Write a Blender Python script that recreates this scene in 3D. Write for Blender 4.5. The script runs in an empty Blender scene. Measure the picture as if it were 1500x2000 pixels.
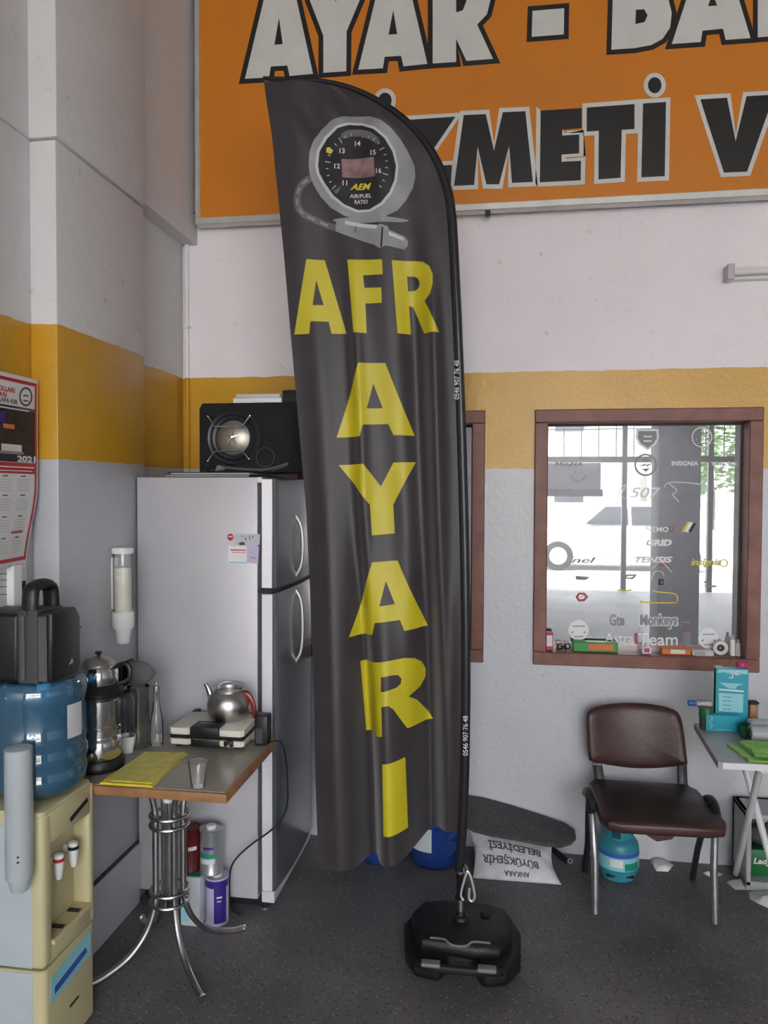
import bpy, bmesh, math, random
from mathutils import Vector, Matrix, noise
from mathutils.geometry import tessellate_polygon
random.seed(7)
PI = math.pi
scene = bpy.context.scene
COL = scene.collection

# ------------------------------------------------------------------ camera
CAM_H = 1.7
F_PX = 1500.0                       # focal length in pixels of the 1500x2000 frame
YAW, PITCH, ROLL = math.radians(8.72), math.radians(1.66), 0.0038
fw = Vector((-math.sin(YAW)*math.cos(PITCH), math.cos(YAW)*math.cos(PITCH), -math.sin(PITCH)))
rt = Vector((math.cos(YAW), math.sin(YAW), 0))
up = rt.cross(fw)
ir = rt*math.cos(ROLL) + up*math.sin(ROLL)
iu = up*math.cos(ROLL) - rt*math.sin(ROLL)
CAM = Vector((0, 0, CAM_H))
cd = bpy.data.cameras.new('camera')
cd.sensor_fit = 'VERTICAL'; cd.sensor_height = 36.0; cd.lens = 36.0*F_PX/2000.0
cd.clip_start = 0.05; cd.clip_end = 200
cam = bpy.data.objects.new('camera', cd); COL.objects.link(cam)
m3 = Matrix((ir, iu, -fw)).transposed()
cam.matrix_world = Matrix.Translation(CAM) @ m3.to_4x4()
scene.camera = cam

# ------------------------------------------------------------------ light
world = bpy.data.worlds.new('world'); scene.world = world; world.use_nodes = True
wn = world.node_tree.nodes; wn.clear()
wo = wn.new('ShaderNodeOutputWorld'); wb = wn.new('ShaderNodeBackground')
wb.inputs['Color'].default_value = (0.90, 0.94, 1.0, 1); wb.inputs['Strength'].default_value = 5.0
world.node_tree.links.new(wb.outputs[0], wo.inputs[0])
sl = bpy.data.lights.new('sun', 'SUN'); sl.energy = 14.0; sl.angle = math.radians(1.0); sl.color = (1, 0.95, 0.88)
so = bpy.data.objects.new('sun', sl); COL.objects.link(so)
so.rotation_euler = Vector((0.35, -0.62, -1.0)).to_track_quat('-Z', 'Y').to_euler(); so.location = (0, 6, 12)
vs = scene.view_settings
scene.display_settings.display_device = 'sRGB'
vs.view_transform = 'Standard'; vs.look = 'None'; vs.gamma = 1.0; vs.use_curve_mapping = False
vs.exposure = 1.98
scene.cycles.use_denoising = True
scene.cycles.max_bounces = 10; scene.cycles.diffuse_bounces = 6; scene.cycles.transparent_max_bounces = 16

# ------------------------------------------------------------------ helpers
def ray(x, y): return fw + ir*((x-750)/F_PX) - iu*((y-1000)/F_PX)
def P(x, y, ax, v):
    """the point of the plane coordinate[ax] = v seen at photo pixel (x, y)"""
    d = ray(x, y); t = (v - CAM[ax])/d[ax]
    return CAM + d*t
def root(o):
    while o.parent: o = o.parent
    return o
def tag(o, label=None, cat=None, group=None, kind=None):
    if label: o['label'] = label
    if cat: o['category'] = cat
    if group: o['group'] = group
    if kind: o['kind'] = kind
    return o
def thing(name, label, cat, loc, rotz=0, group=None, kind=None):
    o = bpy.data.objects.new(name, None); COL.objects.link(o)
    o.location = loc; o.rotation_euler = (0, 0, rotz); o.empty_display_size = 0.05
    return tag(o, label, cat, group, kind)
def obj(name, bm, mat, parent=None, local=False, sharp=35, origin=None, label=None):
    """link a bmesh as one mesh object; world coordinates unless local"""
    if parent is not None and not local:
        bmesh.ops.translate(bm, verts=bm.verts, vec=-root(parent).location)
    elif parent is None and origin is not None:
        bmesh.ops.translate(bm, verts=bm.verts, vec=-Vector(origin))
    me = bpy.data.meshes.new(name)
    bm.to_mesh(me); bm.free()
    for p in me.polygons: p.use_smooth = True
    try: me.set_sharp_from_angle(angle=math.radians(sharp))
    except Exception: pass
    o = bpy.data.objects.new(name, me); COL.objects.link(o)
    if mat is not None: me.materials.append(mat)
    if parent is not None: o.parent = parent
    elif origin is not None: o.location = origin
    if label: o['label'] = label
    return o
def BM(): return bmesh.new()
def box(bm, x0, x1, y0, y1, z0, z1, bev=0, seg=2, mtx=None):
    t = bmesh.new()
    bmesh.ops.create_cube(t, size=1)
    for v in t.verts:
        v.co = Vector(((x0+x1)/2 + v.co.x*(x1-x0), (y0+y1)/2 + v.co.y*(y1-y0), (z0+z1)/2 + v.co.z*(z1-z0)))
    if bev > 0:
        bmesh.ops.bevel(t, geom=t.edges[:], offset=bev, segments=seg, affect='EDGES', profile=0.5)
    return merge(bm, t, mtx)
def merge(bm, t, mtx=None):
    if mtx is not None: bmesh.ops.transform(t, matrix=mtx, verts=t.verts)
    me = bpy.data.meshes.new('tmp'); t.to_mesh(me); t.free()
    bm.from_mesh(me); bpy.data.meshes.remove(me)
    return bm
def lathe(bm, prof, c=(0, 0, 0), seg=28, mtx=None, close=True):
    """prof: list of (radius, z) bottom to top, about the vertical through c"""
    t = bmesh.new(); rings = []
    for r, z in prof:
        if r < 1e-6: rings.append([t.verts.new((c[0], c[1], c[2]+z))])
        else: rings.append([t.verts.new((c[0]+r*math.cos(2*PI*i/seg), c[1]+r*math.sin(2*PI*i/seg), c[2]+z)) for i in range(seg)])
    for a, b in zip(rings, rings[1:]):
        for i in range(seg):
            j = (i+1) % seg
            if len(a) == 1 and len(b) == 1: continue
            if len(a) == 1: t.faces.new((a[0], b[j], b[i]))
            elif len(b) == 1: t.faces.new((a[i], a[j], b[0]))
            else: t.faces.new((a[i], a[j], b[j], b[i]))
    if close:
        if len(rings[0]) > 1: t.faces.new(list(reversed(rings[0])))
        if len(rings[-1]) > 1: t.faces.new(rings[-1])
    return merge(bm, t, mtx)
def smooth_path(pts, n=6, closed=False):
    pts = [Vector(p) for p in pts]; out = []; L = len(pts)
    rng = range(L if closed else L-1)
    for i in rng:
        if closed: p0, p1, p2, p3 = pts[i-1], pts[i], pts[(i+1) % L], pts[(i+2) % L]
        else: p0, p1, p2, p3 = pts[max(i-1, 0)], pts[i], pts[i+1], pts[min(i+2, L-1)]
        for k in range(n):
            t = k/n
            out.append(0.5*((2*p1)+(p2-p0)*t+(2*p0-5*p1+4*p2-p3)*t*t+(3*p1-p0-3*p2+p3)*t**3))
    if not closed: out.append(pts[-1])
    return out
def tube(bm, pts, r, seg=8, closed=False, flat=1.0, mtx=None):
    """a tube along pts; r a number or one radius per point; flat squashes it along the frame's second axis"""
    pts = [Vector(p) for p in pts]; n = len(pts); t = bmesh.new()
    rs = r if isinstance(r, (list, tuple)) else [r]*n
    tang = []
    for i in range(n):
        a = pts[i-1] if (i > 0 or closed) else pts[i]
        b = pts[(i+1) % n] if (i < n-1 or closed) else pts[i]
        d = (b-a); tang.append(d.normalized() if d.length > 1e-9 else Vector((0, 0, 1)))
    ref = Vector((0, 1, 0)) if abs(tang[0].y) < 0.9 else Vector((1, 0, 0))
    u = tang[0].cross(ref).normalized(); rings = []
    for i in range(n):
        u = (u - tang[i]*u.dot(tang[i])).normalized(); w = tang[i].cross(u)
        rings.append([t.verts.new(pts[i] + u*(rs[i]*math.cos(2*PI*k/seg)) + w*(rs[i]*flat*math.sin(2*PI*k/seg))) for k in range(seg)])
    for i in range(n if closed else n-1):
        a, b = rings[i], rings[(i+1) % n]
        for k in range(seg):
            t.faces.new((a[k], a[(k+1) % seg], b[(k+1) % seg], b[k]))
    if not closed:
        t.faces.new(list(reversed(rings[0]))); t.faces.new(rings[-1])
    bmesh.ops.recalc_face_normals(t, faces=t.faces)
    return merge(bm, t, mtx)
def torus(bm, c, R, r, axis='Z', seg=32, rs=8):
    pts = []
    for i in range(seg):
        a = 2*PI*i/seg; x, y = R*math.cos(a), R*math.sin(a)
        pts.append({'Z': (x, y, 0), 'Y': (x, 0, y), 'X': (0, x, y)}[axis])
    return tube(bm, [Vector(p)+Vector(c) for p in pts], r, rs, closed=True)
def rrect(w, h, r, n=6):
    out = []
    for cx, cy, a0 in ((w/2-r, h/2-r, 0), (-w/2+r, h/2-r, PI/2), (-w/2+r, -h/2+r, PI), (w/2-r, -h/2+r, 1.5*PI)):
        for k in range(n+1):
            a = a0 + PI/2*k/n; out.append((cx+r*math.cos(a), cy+r*math.sin(a)))
    return out
def prism(bm, poly, mapf, thick, bev=0, seg=2, mtx=None):
    """extrude the 2-D polygon: mapf(u, v, w) gives the point, w from 0 to thick"""
    t = bmesh.new()
    a = [t.verts.new(mapf(u, v, 0)) for u, v in poly]; b = [t.verts.new(mapf(u, v, thick)) for u, v in poly]
    n = len(poly)
    t.faces.new(a); t.faces.new(list(reversed(b)))
    for i in range(n): t.faces.new((a[i], b[i], b[(i+1) % n], a[(i+1) % n]))
    bmesh.ops.recalc_face_normals(t, faces=t.faces)
    if bev > 0:
        es = [e for e in t.edges if len(e.link_faces) == 2 and e.calc_face_angle(0) > 0.9]
        bmesh.ops.bevel(t, geom=es, offset=bev, segments=seg, affect='EDGES', profile=0.5)
    return merge(bm, t, mtx)
def area2(p): return sum(p[i][0]*p[(i+1) % len(p)][1]-p[(i+1) % len(p)][0]*p[i][1] for i in range(len(p)))/2
def offset_poly(p, d, lim=1.9):
    """grow (d > 0) a simple polygon by d with limited mitres"""
    s = 1 if area2(p) > 0 else -1; n = len(p); out = []
    for i in range(n):
        a, b, c = Vector(p[i-1]), Vector(p[i]), Vector(p[(i+1) % n])
        e1 = (b-a).normalized(); e2 = (c-b).normalized()
        n1 = Vector((e1.y, -e1.x))*s; n2 = Vector((e2.y, -e2.x))*s
        k = 1 + n1.dot(n2); mv = (n1+n2)/max(k, 0.25)
        if mv.length > lim: mv = mv.normalized()*lim
        out.append(tuple(b+mv*d))
    return out
def ellipse(cx, cy, rx, ry, n=40, a0=0, a1=2*PI, rot=0):
    out = []
    full = abs(a1-a0-2*PI) < 1e-6
    for i in range(n):
        a = a0+(a1-a0)*i/(n if full else n-1); x, y = rx*math.cos(a), ry*math.sin(a)
        out.append((cx+x*math.cos(rot)-y*math.sin(rot), cy+x*math.sin(rot)+y*math.cos(rot)))
    return out
def printed(bm, loops, mapf, cut=None):
    """flat print: outer loop + holes in 2-D, cut into cells of `cut` and mapped onto a surface by mapf(u, v)"""
    pts = [Vector((x, y, 0)) for l in loops for x, y in l]
    tris = tessellate_polygon([[Vector((x, y, 0)) for x, y in l] for l in loops])
    t = bmesh.new(); vs_ = [t.verts.new(p) for p in pts]
    for a, b, c in tris:
        try: t.faces.new((vs_[a], vs_[b], vs_[c]))
        except ValueError: pass
    if cut:
        for ax in (0, 1):
            if not cut[ax]: continue
            lo = min(p[ax] for p in pts); hi = max(p[ax] for p in pts)
            k = math.floor(lo/cut[ax])+1
            while k*cut[ax] < hi:
                co = [0, 0, 0]; no = [0, 0, 0]; co[ax] = k*cut[ax]; no[ax] = 1
                bmesh.ops.bisect_plane(t, geom=t.verts[:]+t.edges[:]+t.faces[:], plane_co=co, plane_no=no)
                k += 1
    for v in t.verts: v.co = Vector(mapf(v.co.x, v.co.y))
    return merge(bm, t)
_tc = {}
def text_tris(body, bold=0.0, shear=0.0):
    """tessellated text with the built-in font, cap height about 0.7, as (verts, faces), starting at x = 0"""
    key = (body, bold, shear)
    if key in _tc: return _tc[key]
    cu = bpy.data.curves.new('t', 'FONT'); cu.body = body; cu.offset = bold; cu.shear = shear
    cu.resolution_u = 3; cu.fill_mode = 'FRONT'
    o = bpy.data.objects.new('t', cu); COL.objects.link(o)
    dg = bpy.context.evaluated_depsgraph_get(); dg.update()
    me = o.evaluated_get(dg).to_mesh()
    vv = [(v.co.x, v.co.y) for v in me.vertices]; ff = [tuple(p.vertices) for p in me.polygons]
    o.evaluated_get(dg).to_mesh_clear()
    bpy.data.objects.remove(o); bpy.data.curves.remove(cu)
    _tc[key] = (vv, ff)
    return vv, ff
def text(bm, body, mapf, w=None, h=None, bold=0.0, shear=0.0):
    """text centred on (0,0) scaled to width w / height h, mapped by mapf(u, v) with v up"""
    vv, ff = text_tris(body, bold, shear)
    if not vv: return bm
    x0, x1 = min(v[0] for v in vv), max(v[0] for v in vv); y0, y1 = min(v[1] for v in vv), max(v[1] for v in vv)
    sx = (w/(x1-x0)) if w else None; sy = (h/(y1-y0)) if h else None
    sx = sx or sy; sy = sy or sx
    t = bmesh.new()
    vs_ = [t.verts.new(Vector(mapf((x-(x0+x1)/2)*sx, (y-(y0+y1)/2)*sy))) for x, y in vv]
    for f in ff:
        try: t.faces.new([vs_[i] for i in f])
        except ValueError: pass
    return merge(bm, t)

# ------------------------------------------------------------------ materials
def lin(r, g, b):
    f = lambda c: (c/255/12.92) if c/255 <= 0.04045 else ((c/255+0.055)/1.055)**2.4
    return (f(r), f(g), f(b), 1)
def mat(name, col, rough=0.5, metal=0.0, var=0.12, scale=8.0, bump=0.0, bscale=60.0, trans=0.0, alpha=1.0, ior=1.45, sheen=0, coat=0):
    m = bpy.data.materials.new(name); m.use_nodes = True
    nt = m.node_tree; b = nt.nodes['Principled BSDF']
    b.inputs['Roughness'].default_value = rough; b.inputs['Metallic'].default_value = metal
    b.inputs['IOR'].default_value = ior
    if trans: b.inputs['Transmission Weight'].default_value = trans
    if alpha < 1: b.inputs['Alpha'].default_value = alpha
    if sheen: b.inputs['Sheen Weight'].default_value = sheen
    if coat: b.inputs['Coat Weight'].default_value = coat; b.inputs['Coat Roughness'].default_value = 0.15
    tc = nt.nodes.new('ShaderNodeTexCoord')
    nz = nt.nodes.new('ShaderNodeTexNoise'); nz.inputs['Scale'].default_value = scale; nz.inputs['Detail'].default_value = 4
    nt.links.new(tc.outputs['Object'], nz.inputs['Vector'])
    rp = nt.nodes.new('ShaderNodeValToRGB')
    rp.color_ramp.elements[0].position = 0.3; rp.color_ramp.elements[1].position = 0.7
    rp.color_ramp.elements[0].color = tuple(c*(1-var) for c in col[:3])+(1,)
    rp.color_ramp.elements[1].color = tuple(min(1, c*(1+var*0.6)) for c in col[:3])+(1,)
    nt.links.new(nz.outputs['Fac'], rp.inputs[0]); nt.links.new(rp.outputs[0], b.inputs['Base Color'])
    if bump > 0:
        n2 = nt.nodes.new('ShaderNodeTexNoise'); n2.inputs['Scale'].default_value = bscale; n2.inputs['Detail'].default_value = 3
        nt.links.new(tc.outputs['Object'], n2.inputs['Vector'])
        bp = nt.nodes.new('ShaderNodeBump'); bp.inputs['Strength'].default_value = bump; bp.inputs['Distance'].default_value = 0.01
        nt.links.new(n2.outputs['Fac'], bp.inputs['Height']); nt.links.new(bp.outputs[0], b.inputs['Normal'])
    return m
def clear_mat(name, col, gloss=0.12, tint=(1, 1, 1), rough=0.03, dens=0.0, fior=1.5):
    """thin clear plastic or glass: see-through with a glossy film and an optional body colour"""
    m = bpy.data.materials.new(name); m.use_nodes = True; nt = m.node_tree; nt.nodes.clear()
    o = nt.nodes.new('ShaderNodeOutputMaterial'); tr = nt.nodes.new('ShaderNodeBsdfTransparent')
    gl = nt.nodes.new('ShaderNodeBsdfGlossy'); gl.inputs['Roughness'].default_value = rough
    tr.inputs['Color'].default_value = (*tint, 1)
    df = nt.nodes.new('ShaderNodeBsdfDiffuse'); df.inputs['Color'].default_value = col
    tc = nt.nodes.new('ShaderNodeTexCoord'); nz = nt.nodes.new('ShaderNodeTexNoise'); nz.inputs['Scale'].default_value = 6
    nt.links.new(tc.outputs['Object'], nz.inputs['Vector'])
    mr = nt.nodes.new('ShaderNodeMapRange'); mr.inputs['To Min'].default_value = dens*0.85; mr.inputs['To Max'].default_value = min(1, dens*1.15)
    nt.links.new(nz.outputs['Fac'], mr.inputs['Value'])
    m1 = nt.nodes.new('ShaderNodeMixShader'); m2 = nt.nodes.new('ShaderNodeMixShader')
    nt.links.new(mr.outputs[0], m1.inputs[0]); nt.links.new(tr.outputs[0], m1.inputs[1]); nt.links.new(df.outputs[0], m1.inputs[2])
    fr = nt.nodes.new('ShaderNodeFresnel'); fr.inputs['IOR'].default_value = fior
    ad = nt.nodes.new('ShaderNodeMath'); ad.operation = 'ADD'; ad.inputs[1].default_value = max(0, gloss-0.04); ad.use_clamp = True
    nt.links.new(fr.outputs[0], ad.inputs[0]); nt.links.new(ad.outputs[0], m2.inputs[0])
    nt.links.new(m1.outputs[0], m2.inputs[1]); nt.links.new(gl.outputs[0], m2.inputs[2]); nt.links.new(m2.outputs[0], o.inputs[0])
    return m
def wall_mat(name, lo_c, mid_c, hi_c):
    """white above, ochre band, grey-white gloss paint below, by height on the wall"""
    m = bpy.data.materials.new(name); m.use_nodes = True; nt = m.node_tree; b = nt.nodes['Principled BSDF']
    N = nt.nodes.new; L = nt.links.new
    ge = N('ShaderNodeNewGeometry'); sp = N('ShaderNodeSeparateXYZ'); L(ge.outputs['Position'], sp.inputs[0])
    nz = N('ShaderNodeTexNoise'); nz.inputs['Scale'].default_value = 14; nz.inputs['Detail'].default_value = 2; L(ge.outputs['Position'], nz.inputs['Vector'])
    j = N('ShaderNodeMath'); j.operation = 'MULTIPLY_ADD'; j.inputs[1].default_value = 0.014; L(nz.outputs['Fac'], j.inputs[0]); L(sp.outputs['Z'], j.inputs[2])
    def gt(v):
        g = N('ShaderNodeMath'); g.operation = 'GREATER_THAN'; g.inputs[1].default_value = v+0.007; L(j.outputs[0], g.inputs[0]); return g
    n2 = N('ShaderNodeTexNoise'); n2.inputs['Scale'].default_value = 3.0; n2.inputs['Detail'].default_value = 5; L(ge.outputs['Position'], n2.inputs['Vector'])
    def tone(a, c):
        r = N('ShaderNodeValToRGB'); r.color_ramp.elements[0].position = 0.3; r.color_ramp.elements[1].position = 0.7
        r.color_ramp.elements[0].color = a; r.color_ramp.elements[1].color = c; L(n2.outputs['Fac'], r.inputs[0]); return r
    sh = lambda c, k: (c[0]*k, c[1]*k, c[2]*k, 1)
    lo = tone(sh(lo_c, 0.95), sh(lo_c, 1.04)); mid = tone(sh(mid_c, 0.95), sh(mid_c, 1.05)); hi = tone(sh(hi_c, 0.97), sh(hi_c, 1.03))
    a = N('ShaderNodeMix'); a.data_type = 'RGBA'; L(gt(1.80).outputs[0], a.inputs[0]); L(lo.outputs[0], a.inputs[6]); L(mid.outputs[0], a.inputs[7])
    g2 = gt(2.25); c = N('ShaderNodeMix'); c.data_type = 'RGBA'; L(g2.outputs[0], c.inputs[0]); L(a.outputs[2], c.inputs[6]); L(hi.outputs[0], c.inputs[7])
    # scuffs and hairline stains
    n4 = N('ShaderNodeTexNoise'); n4.inputs['Scale'].default_value = 22; n4.inputs['Detail'].default_value = 6; L(ge.outputs['Position'], n4.inputs['Vector'])
    r4 = N('ShaderNodeValToRGB'); r4.color_ramp.elements[0].position = 0.66; r4.color_ramp.elements[0].color = (1, 1, 1, 1); r4.color_ramp.elements[1].position = 0.76; r4.color_ramp.elements[1].color = (0.80, 0.79, 0.77, 1)
    L(n4.outputs['Fac'], r4.inputs[0])
    mu = N('ShaderNodeMix'); mu.data_type = 'RGBA'; mu.blend_type = 'MULTIPLY'; mu.inputs[0].default_value = 1; L(c.outputs[2], mu.inputs[6]); L(r4.outputs[0], mu.inputs[7])
    L(mu.outputs[2], b.inputs['Base Color'])
    ro = N('ShaderNodeMapRange'); ro.inputs['To Min'].default_value = 0.34; ro.inputs['To Max'].default_value = 0.7; L(g2.outputs[0], ro.inputs['Value']); L(ro.outputs[0], b.inputs['Roughness'])
    n3 = N('ShaderNodeTexNoise'); n3.inputs['Scale'].default_value = 45; n3.inputs['Detail'].default_value = 3; L(ge.outputs['Position'], n3.inputs['Vector'])
    bp = N('ShaderNodeBump'); bp.inputs['Strength'].default_value = 0.16; bp.inputs['Distance'].default_value = 0.01; L(n3.outputs['Fac'], bp.inputs['Height']); L(bp.outputs[0], b.inputs['Normal'])
    return m
def floor_mat():
    m = bpy.data.materials.new('speckled_concrete_floor'); m.use_nodes = True; nt = m.node_tree; b = nt.nodes['Principled BSDF']
    N = nt.nodes.new; L = nt.links.new
    ge = N('ShaderNodeNewGeometry')
    n1 = N('ShaderNodeTexNoise'); n1.inputs['Scale'].default_value = 2.2; n1.inputs['Detail'].default_value = 8; L(ge.outputs['Position'], n1.inputs['Vector'])
    r1 = N('ShaderNodeValToRGB'); r1.color_ramp.elements[0].position = 0.3; r1.color_ramp.elements[0].color = (0.085, 0.081, 0.083, 1); r1.color_ramp.elements[1].position = 0.72; r1.color_ramp.elements[1].color = (0.180, 0.172, 0.174, 1); L(n1.outputs['Fac'], r1.inputs[0])
    v = N('ShaderNodeTexVoronoi'); v.inputs['Scale'].default_value = 95; L(ge.outputs['Position'], v.inputs['Vector'])
    sx = N('ShaderNodeSeparateColor'); L(v.outputs['Color'], sx.inputs[0])
    sm = N('ShaderNodeMath'); sm.operation = 'LESS_THAN'; sm.inputs[1].default_value = 0.30; L(v.outputs['Distance'], sm.inputs[0])
    pick = N('ShaderNodeMath'); pick.operation = 'GREATER_THAN'; pick.inputs[1].default_value = 0.86; L(sx.outputs[0], pick.inputs[0])
    f = N('ShaderNodeMath'); f.operation = 'MULTIPLY'; L(sm.outputs[0], f.inputs[0]); L(pick.outputs[0], f.inputs[1])
    pick2 = N('ShaderNodeMath'); pick2.operation = 'LESS_THAN'; pick2.inputs[1].default_value = 0.22; L(sx.outputs[0], pick2.inputs[0])
    f2 = N('ShaderNodeMath'); f2.operation = 'MULTIPLY'; L(sm.outputs[0], f2.inputs[0]); L(pick2.outputs[0], f2.inputs[1])
    a = N('ShaderNodeMix'); a.data_type = 'RGBA'; L(f.outputs[0], a.inputs[0]); L(r1.outputs[0], a.inputs[6]); a.inputs[7].default_value = (0.33, 0.32, 0.30, 1)
    c = N('ShaderNodeMix'); c.data_type = 'RGBA'; L(f2.outputs[0], c.inputs[0]); L(a.outputs[2], c.inputs[6]); c.inputs[7].default_value = (0.02, 0.018, 0.02, 1)
    L(c.outputs[2], b.inputs['Base Color']); b.inputs['Roughness'].default_value = 0.55
    n3 = N('ShaderNodeTexNoise'); n3.inputs['Scale'].default_value = 60; n3.inputs['Detail'].default_value = 4; L(ge.outputs['Position'], n3.inputs['Vector'])
    bp = N('ShaderNodeBump'); bp.inputs['Strength'].default_value = 0.25; bp.inputs['Distance'].default_value = 0.008; L(n3.outputs['Fac'], bp.inputs['Height']); L(bp.outputs[0], b.inputs['Normal'])
    return m
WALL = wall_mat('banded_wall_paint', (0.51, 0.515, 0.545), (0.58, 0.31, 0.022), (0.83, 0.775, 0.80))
WALL_L = wall_mat('banded_wall_paint_dimmed', (0.43, 0.435, 0.46), (0.52, 0.275, 0.020), (0.62, 0.605, 0.61)); FLOOR = floor_mat()  # left walls: greyer tint, also darkened to put weaker light into the colour
M = {}
def mk(k, *a, **kw): M[k] = mat(k, *a, **kw)
mk('ceiling_paint', (0.36, 0.35, 0.35, 1), 0.85)
mk('frame_wood', (0.20, 0.075, 0.055, 1), 0.45, var=0.25, scale=12, bump=0.1)
mk('orange_vinyl', (0.62, 0.20, 0.012, 1), 0.45, var=0.08, scale=1.5)
mk('white_vinyl', (0.62, 0.61, 0.58, 1), 0.5, var=0.06)
mk('black_vinyl', (0.018, 0.016, 0.016, 1), 0.4)
mk('aluminium', (0.62, 0.61, 0.57, 1), 0.4, 0.6)
mk('white_plastic', (0.72, 0.71, 0.70, 1), 0.35, var=0.05)
mk('cream_plastic', (0.50, 0.45, 0.26, 1), 0.4, var=0.08, scale=3)
mk('grey_plastic', (0.36, 0.37, 0.38, 1), 0.4, var=0.1)
mk('black_plastic', (0.010, 0.010, 0.0115, 1), 0.42, var=0.2, bump=0.08)
mk('tank_plastic', (0.006, 0.006, 0.0075, 1), 0.5, var=0.2, bump=0.15, bscale=120)
mk('flag_cloth', (0.031, 0.0245, 0.0285, 1), 0.47, var=0.15, scale=5, sheen=0.3, bump=0.06, bscale=400)
mk('flag_yellow', (0.50, 0.42, 0.014, 1), 0.45, var=0.06)
mk('sleeve_vinyl', (0.012, 0.012, 0.015, 1), 0.28, var=0.2)
mk('chrome', (0.72, 0.71, 0.70, 1), 0.12, 1.0, var=0.05)
mk('steel', (0.50, 0.49, 0.48, 1), 0.3, 1.0, var=0.12, scale=20)
mk('dull_steel', (0.42, 0.41, 0.40, 1), 0.42, 1.0, var=0.15, scale=20)
mk('fridge_silver', (0.47, 0.455, 0.48, 1), 0.36, 0.15, var=0.05, scale=2)
mk('fridge_door', (0.30, 0.31, 0.33, 1), 0.26, 0.75, var=0.06, scale=2)
mk('fridge_trim', (0.80, 0.79, 0.84, 1), 0.25, 0.3, var=0.03)
mk('dark_gasket', (0.05, 0.05, 0.055, 1), 0.6)
mk('speaker_carpet', (0.010, 0.0095, 0.012, 1), 0.9, var=0.3, scale=60, bump=0.3, bscale=300)
mk('speaker_rubber', (0.014, 0.014, 0.018, 1), 0.35)
mk('speaker_cone', (0.30, 0.28, 0.24, 1), 0.35, 0.8, var=0.1)
mk('paper', (0.70, 0.69, 0.68, 1), 0.8, var=0.05)
mk('paper_grey', (0.42, 0.41, 0.42, 1), 0.7, var=0.2)
mk('table_laminate', (0.30, 0.275, 0.225, 1), 0.22, var=0.12, scale=5)
mk('table_edge', (0.30, 0.145, 0.06, 1), 0.45, var=0.3, scale=14)
mk('yellow_cloth', (0.60, 0.52, 0.02, 1), 0.9, var=0.2, scale=30, bump=0.4, bscale=250, sheen=0.3)
mk('yellow_hem', (0.75, 0.60, 0.03, 1), 0.85)
mk('green_cloth', (0.16, 0.42, 0.035, 1), 0.9, var=0.2, scale=20, bump=0.4, bscale=200, sheen=0.3)
mk('toaster_cream', (0.66, 0.63, 0.54, 1), 0.3, var=0.04)
mk('red_bakelite', (0.20, 0.012, 0.012, 1), 0.25)
mk('brown_leather', (0.055, 0.024, 0.021, 1), 0.36, var=0.3, scale=10, bump=0.12, bscale=150)
mk('worn_leather', (0.022, 0.013, 0.012, 1), 0.35, var=0.5, scale=16, bump=0.2, bscale=120)
mk('chair_plastic', (0.018, 0.019, 0.022, 1), 0.42)
mk('chair_steel', (0.24, 0.24, 0.25, 1), 0.35, 0.7, var=0.2, scale=25)
mk('white_enamel', (0.66, 0.66, 0.66, 1), 0.4, var=0.08)
mk('grey_laminate', (0.34, 0.335, 0.345, 1), 0.3, var=0.1)
mk('teal_paint', (0.028, 0.22, 0.29, 1), 0.4, var=0.15)
mk('cyan_card', (0.012, 0.30, 0.40, 1), 0.4, var=0.08)
mk('cyan_print', (0.25, 0.55, 0.62, 1), 0.45, var=0.06)
mk('teal_card', (0.02, 0.28, 0.27, 1), 0.45)
mk('blue_ink', (0.03, 0.10, 0.38, 1), 0.5)
mk('red_ink', (0.45, 0.022, 0.03, 1), 0.5)
mk('pink_card', (0.45, 0.03, 0.14, 1), 0.5)
mk('orange_card', (0.65, 0.16, 0.03, 1), 0.5)
mk('green_card', (0.02, 0.25, 0.03, 1), 0.35)
mk('dark_green_card', (0.012, 0.12, 0.035, 1), 0.4)
mk('purple_ink', (0.035, 0.018, 0.20, 1), 0.4)
mk('lilac_label', (0.48, 0.42, 0.58, 1), 0.4, var=0.06)
mk('red_can', (0.11, 0.012, 0.016, 1), 0.35, var=0.2)
mk('can_silver', (0.45, 0.47, 0.49, 1), 0.3, 0.7, var=0.1)
mk('can_white', (0.55, 0.60, 0.62, 1), 0.35, var=0.05)
mk('green_label', (0.01, 0.24, 0.15, 1), 0.45)
mk('sack_weave', (0.62, 0.61, 0.64, 1), 0.75, var=0.12, scale=20, bump=0.3, bscale=180)
mk('grey_ink', (0.08, 0.08, 0.085, 1), 0.7)
mk('felt_grey', (0.075, 0.075, 0.078, 1), 0.95, var=0.3, scale=70, bump=0.5, bscale=220)
mk('photo_dark', (0.03, 0.022, 0.024, 1), 0.5, var=0.6, scale=14)
mk('gauge_silver', (0.25, 0.25, 0.265, 1), 0.5, var=0.2, scale=9)
mk('gauge_light', (0.50, 0.49, 0.52, 1), 0.5, var=0.1)
mk('gauge_face', (0.012, 0.010, 0.013, 1), 0.55)
mk('print_grey', (0.12, 0.115, 0.12, 1), 0.6, var=0.2)
mk('print_white', (0.60, 0.58, 0.58, 1), 0.6)
mk('display_red', (0.24, 0.14, 0.15, 1), 0.5, var=0.4, scale=30)
mk('decal_white', (0.75, 0.75, 0.76, 1), 0.5, var=0.04)
mk('decal_grey', (0.25, 0.25, 0.26, 1), 0.5)
mk('decal_yellow', (0.62, 0.50, 0.04, 1), 0.5)
mk('case_rib', (0.085, 0.08, 0.08, 1), 0.5)
mk('grip_grey', (0.16, 0.165, 0.165, 1), 0.5)
mk('jug_grey', (0.06, 0.058, 0.06, 1), 0.5)
mk('panel_white', (0.40, 0.44, 0.47, 1), 0.4, var=0.05)
mk('office_paint', (0.34, 0.335, 0.35, 1), 0.8)
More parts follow.
